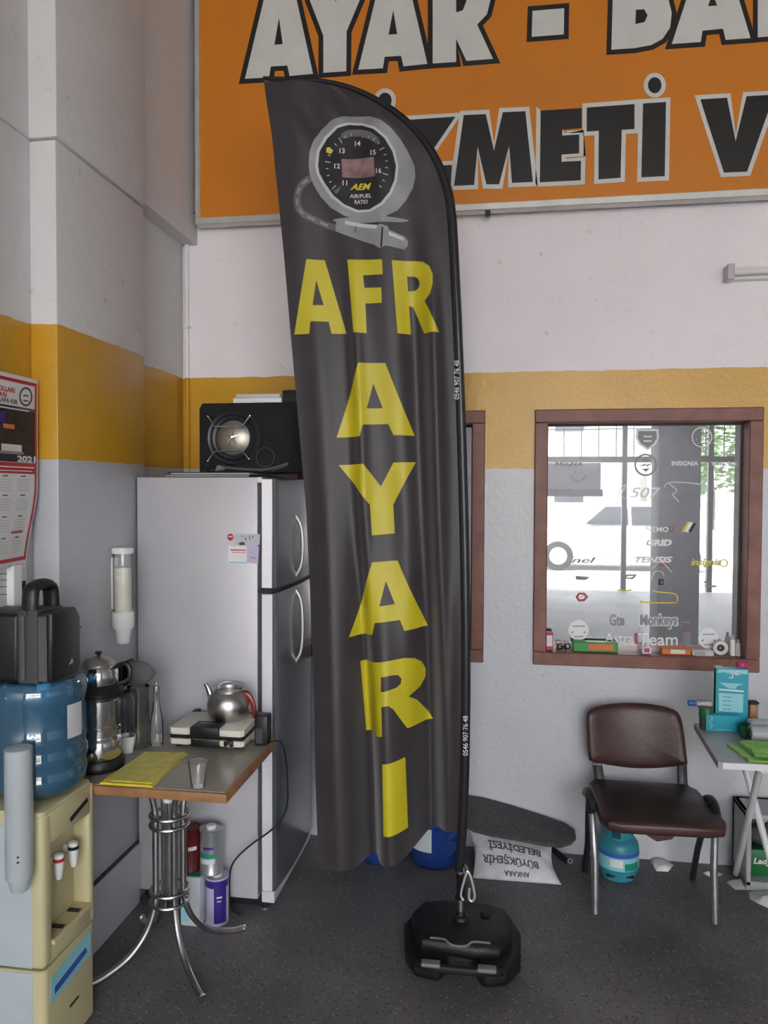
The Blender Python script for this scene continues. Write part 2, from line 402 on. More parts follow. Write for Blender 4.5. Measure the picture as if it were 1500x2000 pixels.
mk('office_dark', (0.05, 0.05, 0.055, 1), 0.7)
mk('pavement', (0.40, 0.39, 0.375, 1), 0.85, var=0.2, scale=0.8)
mk('car_white', (0.78, 0.78, 0.78, 1), 0.25, var=0.02, coat=0.6)
mk('car_glass', (0.02, 0.025, 0.03, 1), 0.08)
mk('tyre', (0.015, 0.015, 0.015, 1), 0.8)
mk('facade_steel', (0.10, 0.105, 0.115, 1), 0.5)
mk('facade_plaster', (0.55, 0.53, 0.50, 1), 0.85)
mk('leaf', (0.06, 0.13, 0.035, 1), 0.7, var=0.5, scale=3)
mk('bark', (0.09, 0.06, 0.04, 1), 0.9)
mk('column_paint', (0.30, 0.29, 0.32, 1), 0.6)
mk('blue_plastic_solid', (0.012, 0.045, 0.30, 1), 0.25)
M['pane'] = clear_mat('window_glass', (0.5, 0.5, 0.5, 1), gloss=0.17, rough=0.0)
M['clear_plastic'] = clear_mat('clear_plastic', (0.7, 0.7, 0.7, 1), gloss=0.07, dens=0.09, fior=1.25)
M['frosted_plastic'] = clear_mat('frosted_plastic', (0.50, 0.54, 0.56, 1), gloss=0.06, dens=0.72, rough=0.3)
M['smoke_plastic'] = clear_mat('smoke_plastic', (0.12, 0.12, 0.125, 1), gloss=0.10, dens=0.38, rough=0.12, tint=(0.8, 0.8, 0.75))
M['bottle_blue'] = clear_mat('blue_bottle_plastic', (0.055, 0.185, 0.30, 1), gloss=0.12, dens=0.46, rough=0.06, tint=(0.30, 0.60, 0.85))
M['bottle_water'] = clear_mat('blue_bottle_water', (0.05, 0.17, 0.27, 1), gloss=0.05, dens=0.35, rough=0.05, tint=(0.35, 0.68, 0.85), fior=1.2)
M['bottle_deep'] = clear_mat('deep_blue_bottle_plastic', (0.012, 0.06, 0.30, 1), gloss=0.10, dens=0.6, rough=0.06, tint=(0.15, 0.35, 0.85))

# ================================================================== the setting
WY = 3.64                 # face of the back wall
LX = -1.57                # face of the left wall
PX, PY0, PY1 = -1.472, 2.385, 3.02     # pillar on the left wall
CZ = 4.8
def struct(name, bm, m, **kw):
    o = obj(name, bm, m, **kw); o['kind'] = 'structure'; return o
bm = BM(); box(bm, LX-0.2, 6.2, -6.0, WY+0.15, -0.1, 0); struct('floor', bm, FLOOR)
bm = BM(); box(bm, LX-0.2, 6.2, -6.0, WY+0.15, CZ, CZ+0.15); struct('ceiling', bm, M['ceiling_paint'])
# back wall with the two window openings
W1 = (-0.98, -0.08, 0.889, 2.072); W2 = (0.149, 1.143, 0.889, 2.072)
bm = BM()
for x0, x1, z0, z1 in ((LX-0.2, W1[0], 0, CZ), (W1[0], W1[1], 0, W1[2]), (W1[0], W1[1], W1[3], CZ), (W1[1], W2[0], 0, CZ),
                       (W2[0], W2[1], 0, W2[2]), (W2[0], W2[1], W2[3], CZ), (W2[1], 6.2, 0, CZ)):
    box(bm, x0, x1, WY, WY+0.15, z0, z1)
struct('wall_back', bm, WALL)
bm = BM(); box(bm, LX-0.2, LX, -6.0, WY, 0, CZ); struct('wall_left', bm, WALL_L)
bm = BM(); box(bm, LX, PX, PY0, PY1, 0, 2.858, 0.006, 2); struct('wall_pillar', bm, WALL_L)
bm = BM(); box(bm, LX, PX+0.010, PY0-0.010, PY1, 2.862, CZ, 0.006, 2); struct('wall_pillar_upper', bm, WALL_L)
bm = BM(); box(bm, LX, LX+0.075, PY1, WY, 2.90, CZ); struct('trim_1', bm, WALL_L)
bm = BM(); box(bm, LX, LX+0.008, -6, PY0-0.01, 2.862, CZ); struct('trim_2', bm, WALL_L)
bm = BM(); box(bm, 6.2, 6.4, -6.0, WY+0.15, 0, CZ); struct('wall_right', bm, M['column_paint'])
# front wall: a wide glazed-over shop opening to the street, behind the camera
bm = BM()
for x0, x1, z0, z1 in ((LX-0.2, -0.7, 0, CZ), (4.9, 6.4, 0, CZ), (-0.7, 4.9, 4.0, CZ)):
    box(bm, x0, x1, -6.2, -6.0, z0, z1)
struct('wall_front', bm, WALL)
# office behind the windows
OY = 6.6
bm = BM(); box(bm, LX-0.2, 3.0, WY+0.15, OY, -0.1, 0); struct('floor_office', bm, M['office_paint'])
bm = BM(); box(bm, LX-0.2, 3.0, WY+0.15, OY, 2.7, 2.8); struct('ceiling_office', bm, M['office_paint'])
bm = BM(); box(bm, LX-0.2, 3.0, OY, OY+0.1, -0.1, 2.8); struct('wall_office_back', bm, M['office_paint'])
bm = BM(); box(bm, LX-0.3, LX-0.2, WY+0.15, OY, 0, 2.8); struct('wall_office_left', bm, M['office_paint'])
bm = BM(); box(bm, 3.0, 3.1, WY+0.15, OY, 0, 2.8); struct('wall_office_right', bm, M['office_paint'])
bm = BM(); box(bm, 1.55, 1.95, -0.95, -0.55, 0, CZ, 0.01); struct('wall_column', bm, M['column_paint'])

def window(n, w):
    x0, x1, z0, z1 = w; f = 0.06
    t = thing('window_%d' % n, None, None, ((x0+x1)/2, WY, z0), kind='structure')
    for nm, a in (('frame_top', (x0, x1, z1-f, z1)), ('frame_bottom', (x0, x1, z0, z0+f)), ('frame_side', (x0, x0+f, z0+f, z1-f)), ('frame_side', (x1-f, x1, z0+f, z1-f))):
        b = BM(); box(b, a[0], a[1], WY-0.022, WY+0.10, a[2], a[3], 0.004, 1); obj(nm, b, M['frame_wood'], t)
    b = BM(); box(b, x0+f-0.005, x1-f+0.005, WY+0.088, WY+0.089, z0+f-0.005, z1-f+0.005); obj('pane', b, M['pane'], t)
    for a in ((x0+f, x1-f, z1-f-0.010, z1-f), (x0+f, x0+f+0.006, z0+f, z1-f-0.010), (x1-f-0.006, x1-f, z0+f, z1-f-0.010)):
        b = BM(); box(b, a[0], a[1], WY+0.080, WY+0.098, a[2], a[3]); obj('glazing_bead', b, M['dark_gasket'], t)
    b = BM(); box(b, x0, x1, WY+0.10, WY+0.30, z0+f-0.045, z0+f-0.005, 0.004, 1); obj('inner_sill', b, M['frame_wood'], t)
    return t
win1 = window(1, W1); win2 = window(2, W2)

# decals stuck on the glass of window_2
GY = WY+0.0862
def on_glass(x, y, ry=GY):
    return P(x, y, 1, ry)
def decal_text(body, x0, x1, yc, hpx, m, bold=0.02, shear=0.0, slope=0.0, dy=0.0):
    cx = (x0+x1)/2; b = BM()
    text(b, body, lambda u, v: on_glass(cx+u, yc-v+u*slope, GY-dy), w=(x1-x0), h=hpx, bold=bold, shear=shear)
    return obj('decal_lettering', b, M[m], win2)
def decal_poly(loops, m, name='decal', dy=0.0):
    b = BM(); printed(b, loops, lambda u, v: on_glass(u, v, GY-dy)); return obj(name, b, M[m], win2)
decal_text('INSIGNIA', 1312, 1364, 905, 9, 'decal_white')
decal_text('TÜRKİYE', 1388, 1440, 905, 9, 'decal_white')
decal_text('INSIGNIA', 1084, 1138, 906, 9, 'decal_grey')
decal_text('507', 1230, 1292, 962, 20, 'decal_white', 0.01, 0.25)
decal_text('NEMO', 1262, 1306, 1034, 10, 'decal_white')
decal_text('GRID', 1262, 1312, 1060, 13, 'decal_white', 0.05, 0.2)
decal_text('TENSIS', 1240, 1314, 1093, 12, 'decal_white', 0.04, 0.3)
decal_text('nel', 1116, 1164, 1094, 11, 'decal_grey', 0.02, 0.3)
decal_text('insignia', 1349, 1408, 1100, 17, 'decal_yellow', 0.03, 0.3)
decal_text('Gte', 1188, 1222, 1211, 27, 'decal_white', 0.09); decal_text('Gte', 1190, 1220, 1211, 24, 'decal_grey', 0.045, dy=0.001)
decal_text('Monkeys', 1248, 1325, 1214, 31, 'decal_white', 0.09); decal_text('Monkeys', 1250, 1323, 1214, 28, 'decal_grey', 0.045, dy=0.001)
decal_text('Astra', 1181, 1238, 1246, 19, 'decal_white', 0.012)
decal_text('Team', 1246, 1324, 1249, 24, 'decal_white', 0.012)
decal_poly([ellipse(1414, 1100, 8, 8), ellipse(1414, 1100, 6, 6)], 'decal_yellow')
# shield, round emblem, round badges, little car outlines, flag
decal_poly([[(1243, 838), (1286, 838), (1287, 855), (1281, 868), (1265, 880), (1248, 868), (1242, 855)]], 'decal_white', 'shield_decal')
decal_poly([[(1247, 842), (1282, 842), (1283, 856), (1277, 866), (1265, 875), (1252, 866), (1246, 856)]], 'decal_grey', 'shield_decal', 0.0006)
for y in (851, 860): decal_poly([[(1256, y), (1274, y), (1272, y+3), (1258, y+3)]], 'decal_white', 'shield_decal', 0.0012)
decal_poly([ellipse(1261, 908, 22, 22), ellipse(1261, 908, 18.5, 18.5)], 'decal_grey', 'emblem_ring')
decal_poly([[(1245, 911), (1262, 905), (1261, 908), (1277, 904), (1262, 912), (1263, 909)]], 'decal_grey', 'emblem_bolt')
decal_poly([[(1252, 900), (1262, 893), (1270, 900), (1262, 902)]], 'decal_grey', 'emblem_bolt')
decal_poly([[(1254, 916), (1270, 914), (1262, 921)]], 'decal_grey', 'emblem_bolt')
for i, (x, y) in enumerate(((1130, 1231), (1384, 1247), (1371, 854))):
    decal_poly([ellipse(x, y, 20, 20)] if i < 2 else [ellipse(x, y, 20, 20), ellipse(x, y, 18, 18)], 'decal_white', 'round_badge')
    decal_poly([[(x-13, y-9), (x+13, y-9), (x+11, y-7), (x-11, y-7)]], 'decal_grey', 'round_badge', 0.0006)
    for s in (-1, 1): decal_poly([[(x+s*10, y+1), (x+s*15, y+4), (x+s*10, y+6)]], 'decal_grey', 'round_badge', 0.0006)
    decal_poly([[(x-10, y+11), (x+10, y+11), (x+9, y+13), (x-9, y+13)]], 'decal_grey', 'round_badge', 0.0006)
def decal_line(pts, w, m):
    b = BM(); pp = [on_glass(*p) for p in pts]; tube(b, smooth_path(pp, 4), w*0.0012, 4, flat=0.3); obj('line_decal', b, M[m], win2)
decal_line([(1297, 952), (1305, 943), (1330, 942), (1362, 945), (1380, 948)], 1.5, 'decal_white')
decal_line([(1306, 944), (1322, 958), (1314, 966), (1326, 980)], 1.5, 'decal_white')
decal_line([(1205, 985), (1212, 955), (1222, 948), (1214, 966), (1222, 975)], 1.5, 'decal_white')
decal_line([(1276, 1110), (1290, 1096), (1312, 1118)], 1.2, 'decal_white')
decal_line([(1272, 1132), (1280, 1116), (1294, 1118), (1297, 1126)], 1.0, 'decal_white')
decal_line([(1276, 1152), (1282, 1156), (1318, 1160), (1324, 1174)], 2.2, 'decal_yellow')
decal_line([(1250, 1176), (1290, 1178), (1322, 1177)], 2.6, 'decal_yellow')
decal_line([(1206, 1152), (1220, 1154), (1234, 1152)], 2.0, 'decal_yellow')
decal_poly([[(1333, 1038), (1346, 1019), (1358, 1022), (1345, 1040)]], 'decal_white', 'flag_decal')
decal_poly([[(1344, 1038), (1354, 1021), (1360, 1022), (1350, 1040)]], 'gauge_face', 'flag_decal', 0.0006)
decal_poly([[(1331, 1038), (1343, 1019), (1347, 1020), (1336, 1040)]], 'decal_yellow', 'flag_decal', 0.0006)
decal_poly([ellipse(1311, 1033, 5, 6), ellipse(1311, 1033, 3, 4)], 'red_ink', 'red_ring_decal')
decal_text('OPC', 1287, 1305, 1103, 6, 'red_ink', 0.05, 0.2)
decal_poly([[(1217, 1130), (1224, 1122), (1244, 1122), (1237, 1131)], [(1223, 1128), (1226, 1125), (1238, 1125), (1234, 1128)]], 'decal_grey', 'logo_decal')
decal_poly([[(1124, 1125), (1152, 1127), (1144, 1133), (1126, 1132)]], 'decal_grey', 'logo_decal')
decal_poly([[(1286, 1131), (1296, 1131), (1296, 1143), (1286, 1143)], [(1291, 1134), (1294, 1134), (1294, 1140), (1291, 1140)]], 'gauge_face', 'logo_decal')
decal_poly([[(1124, 1166), (1130, 1158), (1142, 1158), (1149, 1166), (1142, 1174), (1130, 1175)], [(1129, 1166), (1133, 1161), (1141, 1162), (1144, 1166), (1140, 1170), (1132, 1171)]], 'red_ink', 'logo_decal')
decal_line([(1128, 1170), (1138, 1164), (1146, 1168)], 1.2, 'decal_grey')
decal_poly([[(1374, 1136), (1386, 1134), (1386, 1137), (1376, 1139)]], 'decal_grey', 'logo_decal')
decal_poly([[(1376, 1142), (1400, 1144), (1398, 1147), (1378, 1146)]], 'decal_grey', 'logo_decal')
decal_poly([[(1239, 1238), (1245, 1236), (1245, 1258), (1240, 1258)]], 'pink_card', 'logo_decal')

# things standing on the window ledge in front of the glass
SZ = W2[2]+0.06
def sill_x(px): return P(px, 1270, 1, WY+0.02).x
def sill_box(name, x0, x1, h, d, m, label, cat, band=None):
    xa, xb = sill_x(x0), sill_x(x1); t = thing(name, label, cat, ((xa+xb)/2, WY+0.015, SZ))
    b = BM(); box(b, xa, xb, WY+0.015, WY+0.015+d, SZ, SZ+h, 0.003, 1); obj('carton', b, M[m], t)
    if band:
        b = BM(); box(b, xa+(xb-xa)*band[0], xa+(xb-xa)*band[1], WY+0.0135, WY+0.016, SZ+h*0.25, SZ+h*0.85); obj('printed_panel', b, M[band[2]], t)
    return t
sill_box('biscuit_packet', 1119, 1207, 0.046, 0.05, 'green_card', 'green packet lying on the window ledge before the glass', 'packet', (0.35, 0.9, 'orange_card'))
sill_box('orange_packet', 1292, 1350, 0.030, 0.05, 'orange_card', 'flat orange packet lying on the window sill', 'packet', (0.3, 0.8, 'paper'))
sill_box('small_white_box', 1254, 1272, 0.032, 0.04, 'white_plastic', 'small white box on the sill beneath the Team lettering', 'box', (0.2, 0.8, 'pink_card'))
sill_box('paper_pad', 1352, 1394, 0.022, 0.05, 'paper', 'low white pad on the sill beside the orange packet', 'pad', (0.1, 0.6, 'paper_grey'))
sill_box('red_carton', 1066, 1080, 0.085, 0.04, 'pink_card', 'red and white carton in the corner of the window sill', 'carton', (0.1, 0.9, 'paper'))
t = thing('tape_roll', 'white tape roll with a black core on the window sill', 'tape', (sill_x(1410), WY+0.045, SZ))
c = (sill_x(1410), WY+0.045, SZ+0.034); b = BM(); torus(b, c, 0.024, 0.010, 'Y'); obj('tape', b, M['white_plastic'], t)
b = BM(); torus(b, c, 0.012, 0.004, 'Y'); obj('core', b, M['black_plastic'], t)
for i, (px, h, lab) in enumerate(((1434, 0.095, 'slim white tube standing by the window frame'), (1445, 0.075, 'short grey-white tube next to the slim tube'))):
    t = thing('glue_tube', lab, 'tube', (sill_x(px), WY+0.05, SZ)); b = BM()
    lathe(b, [(0.012, 0), (0.013, 0.004), (0.012, h*0.75), (0.007, h*0.8)], (sill_x(px), WY+0.05, SZ), 14); obj('tube_body', b, M['white_plastic' if i == 0 else 'gauge_light'], t)
    b = BM(); lathe(b, [(0.007, h*0.8), (0.006, h)], (sill_x(px), WY+0.05, SZ), 12); obj('cap', b, M['grey_plastic'], t)
t = thing('key_bunch', 'dark jumble of keys on the sill beside the green packet', 'keys', (sill_x(1100), WY+0.04, SZ))
for k in range(5):
    b = BM(); torus(b, (sill_x(1090+k*5), WY+0.035+0.006*k, SZ+0.016), 0.012, 0.0035, 'XYZ'[k % 3], 14, 5); obj('key', b, M['black_plastic'], t)
t = thing('office_couch', 'dark couch inside the office seen through the window', 'couch', (0.75, 5.4, 0)); b = BM(); box(b, 0.1, 1.0, 5.0, 5.8, 0.0, 0.45, 0.05, 3); obj('seat', b, M['office_dark'], t)
b = BM(); box(b, 0.1, 1.0, 5.6, 5.9, 0.4, 0.95, 0.06, 3); obj('backrest', b, M['office_dark'], t)
b = BM(); box(b, 0.02, 0.15, 5.0, 5.9, 0.0, 0.62, 0.04, 3); obj('armrest', b, M['office_dark'], t)

# glowing panel added out of view to brighten the office behind the glass
em = bpy.data.materials.new('fill_glow'); em.use_nodes = True; en = em.node_tree.nodes; en.clear(); eo = en.new('ShaderNodeOutputMaterial'); ee = en.new('ShaderNodeEmission'); ee.inputs['Strength'].default_value = 7.0; ee.inputs['Color'].default_value = (0.95, 0.97, 1, 1); em.node_tree.links.new(ee.outputs[0], eo.inputs[0])
t = thing('office_fill_panel', 'unseen glowing panel added on the office ceiling to brighten the room', 'light', (0.6, 5.3, 2.7)); b = BM(); box(b, 0.18, 1.02, 4.88, 5.72, 2.66, 2.70); obj('frame', b, M['white_plastic'], t)
b = BM(); box(b, 0.2, 1.0, 4.9, 5.7, 2.655, 2.662); obj('diffuser', b, em, t)

# ================================================================== the street behind the camera (reflected in the glass)
bm = BM(); box(bm, -40, 45, -60, -6.0, -0.12, -0.02); struct('ground', bm, M['pavement'])
t = thing('shopfront_frame', 'dark steel frame of the shop entrance with transom bars', 'frame', (2.3, -6.1, 0))
for x in (-0.65, 0.5, 2.06, 3.45, 4.85):
    b = BM(); box(b, x-0.04, x+0.04, -6.16, -6.06, 0, 4.0); obj('post', b, M['facade_steel'], t)
b = BM(); box(b, -0.7, 4.9, -6.16, -6.06, 2.18, 2.28); obj('transom', b, M['facade_steel'], t)
for k in range(18):
    x = -0.4+k*0.29; b = BM(); box(b, x-0.008, x+0.008, -6.12, -6.10, 2.28, 4.0); obj('bar', b, M['facade_steel'], t)
for z in (2.75, 3.3, 3.8):
    b = BM(); box(b, -0.7, 4.9, -6.12, -6.10, z-0.008, z+0.008); obj('bar', b, M['facade_steel'], t)
t = thing('white_board', 'white hanging board with a smiling face by the entrance', 'board', (0.95, -5.7, 1.62)); b = BM(); box(b, 0.55, 1.62, -5.72, -5.69, 1.72, 2.16); obj('panel', b, M['white_plastic'], t)
b = BM(); box(b, 0.5, 1.65, -5.73, -5.66, 1.60, 1.72); obj('rail', b, M['black_vinyl'], t)
b = BM(); tube(b, [Vector((1.25+0.11*math.cos(a), -5.68, 1.96+0.11*math.sin(a))) for a in [PI+PI*k/10 for k in range(11)]], 0.012, 6); obj('smile', b, M['black_vinyl'], t)
for s in (-1, 1): b = BM(); box(b, 1.25+s*0.05-0.012, 1.25+s*0.05+0.012, -5.69, -5.67, 1.99, 2.02); obj('eye', b, M['black_vinyl'], t)
t = thing('white_car', 'white hatchback parked on the street outside', 'car', (2.5, -10.2, 0)); b = BM()
sec = [(-2.0, 0.35, 0.70), (-1.95, 0.30, 0.82), (-1.0, 0.24, 0.95), (-0.35, 0.24, 1.42), (0.9, 0.24, 1.46), (1.75, 0.26, 1.05), (1.95, 0.32, 0.85), (2.0, 0.4, 0.6)]
rings = []
tb = bmesh.new()
for x, zb, zt in sec:
    tap = 0.80 if zt < 1.1 else 0.66
    rings.append([tb.verts.new((2.5+x*0.98, -10.2+y, z)) for y, z in ((-0.84, zb), (-0.86, min(0.85, zt)), (-0.86*tap, zt), (0.86*tap, zt), (0.86, min(0.85, zt)), (0.84, zb))])
for a, c_ in zip(rings, rings[1:]):
    for i in range(6): tb.faces.new((a[i], a[(i+1) % 6], c_[(i+1) % 6], c_[i]))
tb.faces.new(rings[0]); tb.faces.new(list(reversed(rings[-1]))); bmesh.ops.recalc_face_normals(tb, faces=tb.faces)
bmesh.ops.bevel(tb, geom=tb.edges[:], offset=0.04, segments=2, affect='EDGES'); merge(b, tb); obj('body', b, M['car_white'], t)
for x0, x1, xa, xb in ((-0.75, 0.15, -0.30, 0.15), (0.22, 1.35, 0.22, 0.95)):
    b = BM(); prism(b, [(x0, 0.98), (x1, 0.98), (xb, 1.36), (xa, 1.36)], lambda u, v, w: Vector((2.5+u, -10.2+0.84-(v-0.9)*0.42+w, v)), 0.03); obj('side_window', b, M['car_glass'], t)
for x in (-1.3, 1.3):
    for s in (-1, 1):
        b = BM(); lathe(b, [(0.0, -0.1), (0.30, -0.1), (0.32, -0.06), (0.32, 0.06), (0.30, 0.1), (0, 0.1)], (0, 0, 0), 24, Matrix.Translation((2.5+x, -10.2+s*0.78, 0.30)) @ Matrix.Rotation(PI/2, 4, 'X')); w = obj('wheel', b, M['tyre'], t)
        b = BM(); lathe(b, [(0.0, -0.11), (0.19, -0.11), (0.19, 0.11), (0, 0.11)], (0, 0, 0), 20, Matrix.Translation((2.5+x, -10.2+s*0.78, 0.30)) @ Matrix.Rotation(PI/2, 4, 'X')); obj('rim', b, M['aluminium'], w)
for i, (x0, x1, h, lab) in enumerate(((-14, 5.0, 7.0, 'pale plastered building across the street with two window rows'), (6.5, 22, 5.5, 'low pale building across the street beyond the trees'))):
    t = thing('street_building', lab, 'building', ((x0+x1)/2, -27, 0)); b = BM(); box(b, x0, x1, -32, -26, -0.02, h); obj('wall', b, M['facade_plaster'], t)
    for k in range(int((x1-x0)/2.6)):
        for z in ((1.2, 4.2) if h > 6 else (1.6,)):
            b = BM(); x = x0+1.2+k*2.6; box(b, x-0.6, x+0.6, -26.05, -25.9, z, z+1.5); obj('window', b, M['car_glass'], t)
for i, (x, y, h) in enumerate(((7.0, -20, 4.5), (10.6, -21, 5.0), (14.2, -22, 5.4))):
    t = thing('street_tree', ('shortest street tree across the road, nearest the pale building', 'middle street tree across the road, between two others', 'tallest street tree across the road')[i], 'tree', (x, y, 0), group='street trees across the road'); b = BM()
    tube(b, [(x, y, -0.02), (x+0.05, y, h*0.3), (x, y, h*0.6)], [0.14, 0.11, 0.06], 8); obj('trunk', b, M['bark'], t)
    b = BM(); rnd = random.Random(i)
    for k in range(900):
        d = Vector((rnd.gauss(0, 1), rnd.gauss(0, 1), rnd.gauss(0, 1))).normalized()*(rnd.random()**0.4)*1.7
        c = Vector((x, y, h*0.68))+Vector((d.x, d.y, d.z*0.9)); q = Matrix.Rotation(rnd.random()*6, 3, 'Z') @ Matrix.Rotation(rnd.random()*6, 3, 'X')
        vv = [b.verts.new(c+q @ Vector(p)) for p in ((-0.16, 0, 0), (0, -0.07, 0), (0.16, 0, 0), (0, 0.07, 0))]; b.faces.new(vv)
    obj('crown', b, M['leaf'], t)

# ================================================================== the orange sign on the wall
SY = 3.555
def sg(x, y, dy=0.0): return P(x, y, 1, SY-dy)
sx0 = sg(382, 300).x; sz0 = (sg(378, 437).z + sg(1500, 388).z)/2; sx1, sz1 = 3.2, 4.62
fwid = 0.025
sign = thing('wall_sign', 'large orange wall sign with outlined block lettering', 'sign', ((sx0+sx1)/2, SY, sz0))
b = BM(); box(b, sx0+fwid, sx1-fwid, SY, SY+0.03, sz0+fwid+0.008, sz1-fwid); obj('panel', b, M['orange_vinyl'], sign)
for nm, a in (('frame_bottom', (sx0, sx1, sz0, sz0+fwid+0.008)), ('frame_top', (sx0, sx1, sz1-fwid, sz1)), ('frame_side', (sx0, sx0+fwid, sz0+fwid+0.008, sz1-fwid)), ('frame_side', (sx1-fwid, sx1, sz0+fwid+0.008, sz1-fwid))):
    b = BM(); box(b, a[0], a[1], SY-0.012, SY+0.045, a[2], a[3], 0.003, 1); obj(nm, b, M['aluminium'], sign)
for x in (sx0+0.1, 0.5, 2.2):
    for z in (sz0+0.15, sz1-0.2):
        b = BM(); box(b, x-0.02, x+0.02, SY+0.03, WY, z-0.02, z+0.02); obj('bracket', b, M['facade_steel'], sign)
c = sg(953, 405); b = BM(); box(b, c.x-0.012, c.x+0.012, SY-0.01, SY+0.02, sz0-0.022, sz0, 0.002, 1); obj('clip', b, M['black_plastic'], sign)
c = P(366, 418, 1, 3.60); b = BM(); tube(b, [(c.x-0.09, 3.60, c.z), (sx0+0.01, 3.60, c.z+0.005)], 0.006, 6); obj('bracket', b, M['facade_steel'], sign)
z2 = lambda pts: [(360+x*0.38667, y*0.38667) for x, y in pts]
z3 = lambda pts: [(900+x*0.4, y*0.4) for x, y in pts]
big = [(z2([(306, 398), (428, 391), (437, 336), (520, 331), (532, 384), (650, 373), (508, -270), (465, -270)]), [z2([(478, 90), (455, 226), (497, 223)])]),
       (z2([(702, 368), (818, 360), (820, 158), (1000, -270), (850, -270), (765, 10), (690, -270), (530, -270), (702, 180)]), []),
       (z2([(878, 352), (1003, 345), (1012, 287), (1095, 282), (1107, 335), (1228, 323), (1085, -290), (1035, -290)]), [z2([(1055, 50), (1032, 175), (1075, 172)])]),
       ([(845, 124), (891, 121), (891, 76), (911, 119), (963, 115), (932, 48), (951, 28), (958, 0), (954, -50), (935, -90), (900, -106), (845, -104)], [[(891, -50), (891, 24), (904, 20), (911, 2), (911, -28), (904, -48)]]),
       (z3([(350, 53), (505, 40), (503, 168), (346, 180)]), []),
       ([(1194, 97), (1240, 94), (1272, 88), (1294, 76), (1309, 54), (1312, 25), (1306, 0), (1290, -18), (1302, -40), (1304, -70), (1294, -100), (1268, -120), (1200, -124)], [[(1241, 47), (1242, 19), (1258, 18), (1265, 30), (1259, 43)], [(1242, -35), (1243, -75), (1256, -72), (1262, -56), (1256, -40)]]),
       (z3([(1030, 215), (1172, 205), (1180, 150), (1280, 140), (1293, 195), (1415, 186), (1262, -320), (1205, -320)]), [z3([(1228, -30), (1207, 30), (1252, 27)])]),
       ([(1480, 73), (1526, 69), (1526, -10), (1560, 66), (1612, 62), (1565, -48), (1608, -150), (1560, -146), (1528, -70), (1528, -144), (1480, -140)], [])]
def sign_letter(outer, holes, edge, m_out, m_in, grow_holes=True):
    b = BM(); printed(b, [offset_poly(outer, edge)] + [offset_poly(h, -edge*0.75) for h in holes if grow_holes and abs(area2(offset_poly(h, -edge*0.75))) > 30 and area2(offset_poly(h, -edge*0.75))*area2(h) > 0 and abs(area2(h)) > 900], lambda u, v: sg(u, v, 0.0015))
    o = obj('letter', b, M[m_out], sign)
    b = BM(); printed(b, [outer]+holes, lambda u, v: sg(u, v, 0.003)); obj('letter_face', b, M[m_in], o)
for o_, h_ in big: sign_letter(o_, h_, 9.5, 'black_vinyl', 'white_vinyl', False)
small = [z2([(1060, 610), (1370, 589), (1200, 838), (1352, 833), (1346, 937), (1000, 960), (1000, 865), (1175, 690), (1060, 698)]),
         z3([(14, 562), (122, 557), (162, 735), (205, 548), (315, 543), (352, 888), (250, 893), (236, 712), (187, 900), (125, 900), (82, 715), (65, 903), (-33, 907)]),
         z3([(390, 540), (590, 527), (590, 625), (495, 632), (495, 662), (578, 657), (578, 748), (492, 755), (492, 790), (587, 785), (585, 880), (386, 890)]),
         z3([(615, 525), (848, 508), (848, 630), (786, 634), (780, 868), (672, 876), (674, 638), (615, 642)]),
         z3([(890, 505), (1002, 498), (996, 860), (882, 866)]), z3(ellipse(947, 416, 33, 39)),
         z3([(1170, 485), (1300, 477), (1342, 690), (1395, 470), (1530, 462), (1398, 838), (1285, 843)]),
         [(1535, 184), (1612, 178), (1612, 217), (1576, 220), (1576, 232), (1608, 230), (1608, 268), (1575, 270), (1575, 284), (1612, 281), (1612, 320), (1533, 326)],
         [(722, 242), (768, 238), (765, 384), (718, 388)], ellipse(752, 196, 13, 15),
         [(600, 252), (642, 249), (642, 300), (664, 298), (664, 247), (706, 243), (704, 389), (662, 392), (662, 340), (640, 342), (638, 394), (597, 397)]]
for p in small: sign_letter(p, [], 8.5, 'white_vinyl', 'black_vinyl')

# fluorescent batten on the back wall
t = thing('fluorescent_batten', 'white fluorescent tube fitting on the upper back wall', 'light fitting', (1.6, WY, 2.6))
fx0 = P(1416, 535, 1, WY-0.03).x; fz = P(1450, 534, 1, WY-0.03).z
b = BM(); box(b, fx0+0.015, fx0+1.25, WY-0.035, WY, fz-0.028, fz+0.028, 0.004, 1); obj('housing', b, M['white_plastic'], t)
for x in (fx0, fx0+1.235):
    b = BM(); box(b, x, x+0.03, WY-0.075, WY, fz-0.034, fz+0.034, 0.005, 2); obj('end_cap', b, M['gauge_light'], t)
b = BM(); tube(b, [(fx0+0.03, WY-0.055, fz), (fx0+1.235, WY-0.055, fz)], 0.014, 12); obj('tube', b, M['white_plastic'], t)
# conduit in the corner
t = thing('corner_conduit', 'thin painted pipe running up the wall corner', 'pipe', (LX+0.03, WY-0.02, 0)); b = BM(); tube(b, [(LX+0.026, WY-0.016, 0), (LX+0.026, WY-0.016, 2.98)], 0.011, 10); obj('pipe', b, WALL, t)
for z in (0.6, 1.5, 2.5):
    b = BM(); box(b, LX+0.012, LX+0.04, WY-0.03, WY, z-0.006, z+0.006); obj('clip', b, M['white_plastic'], t)

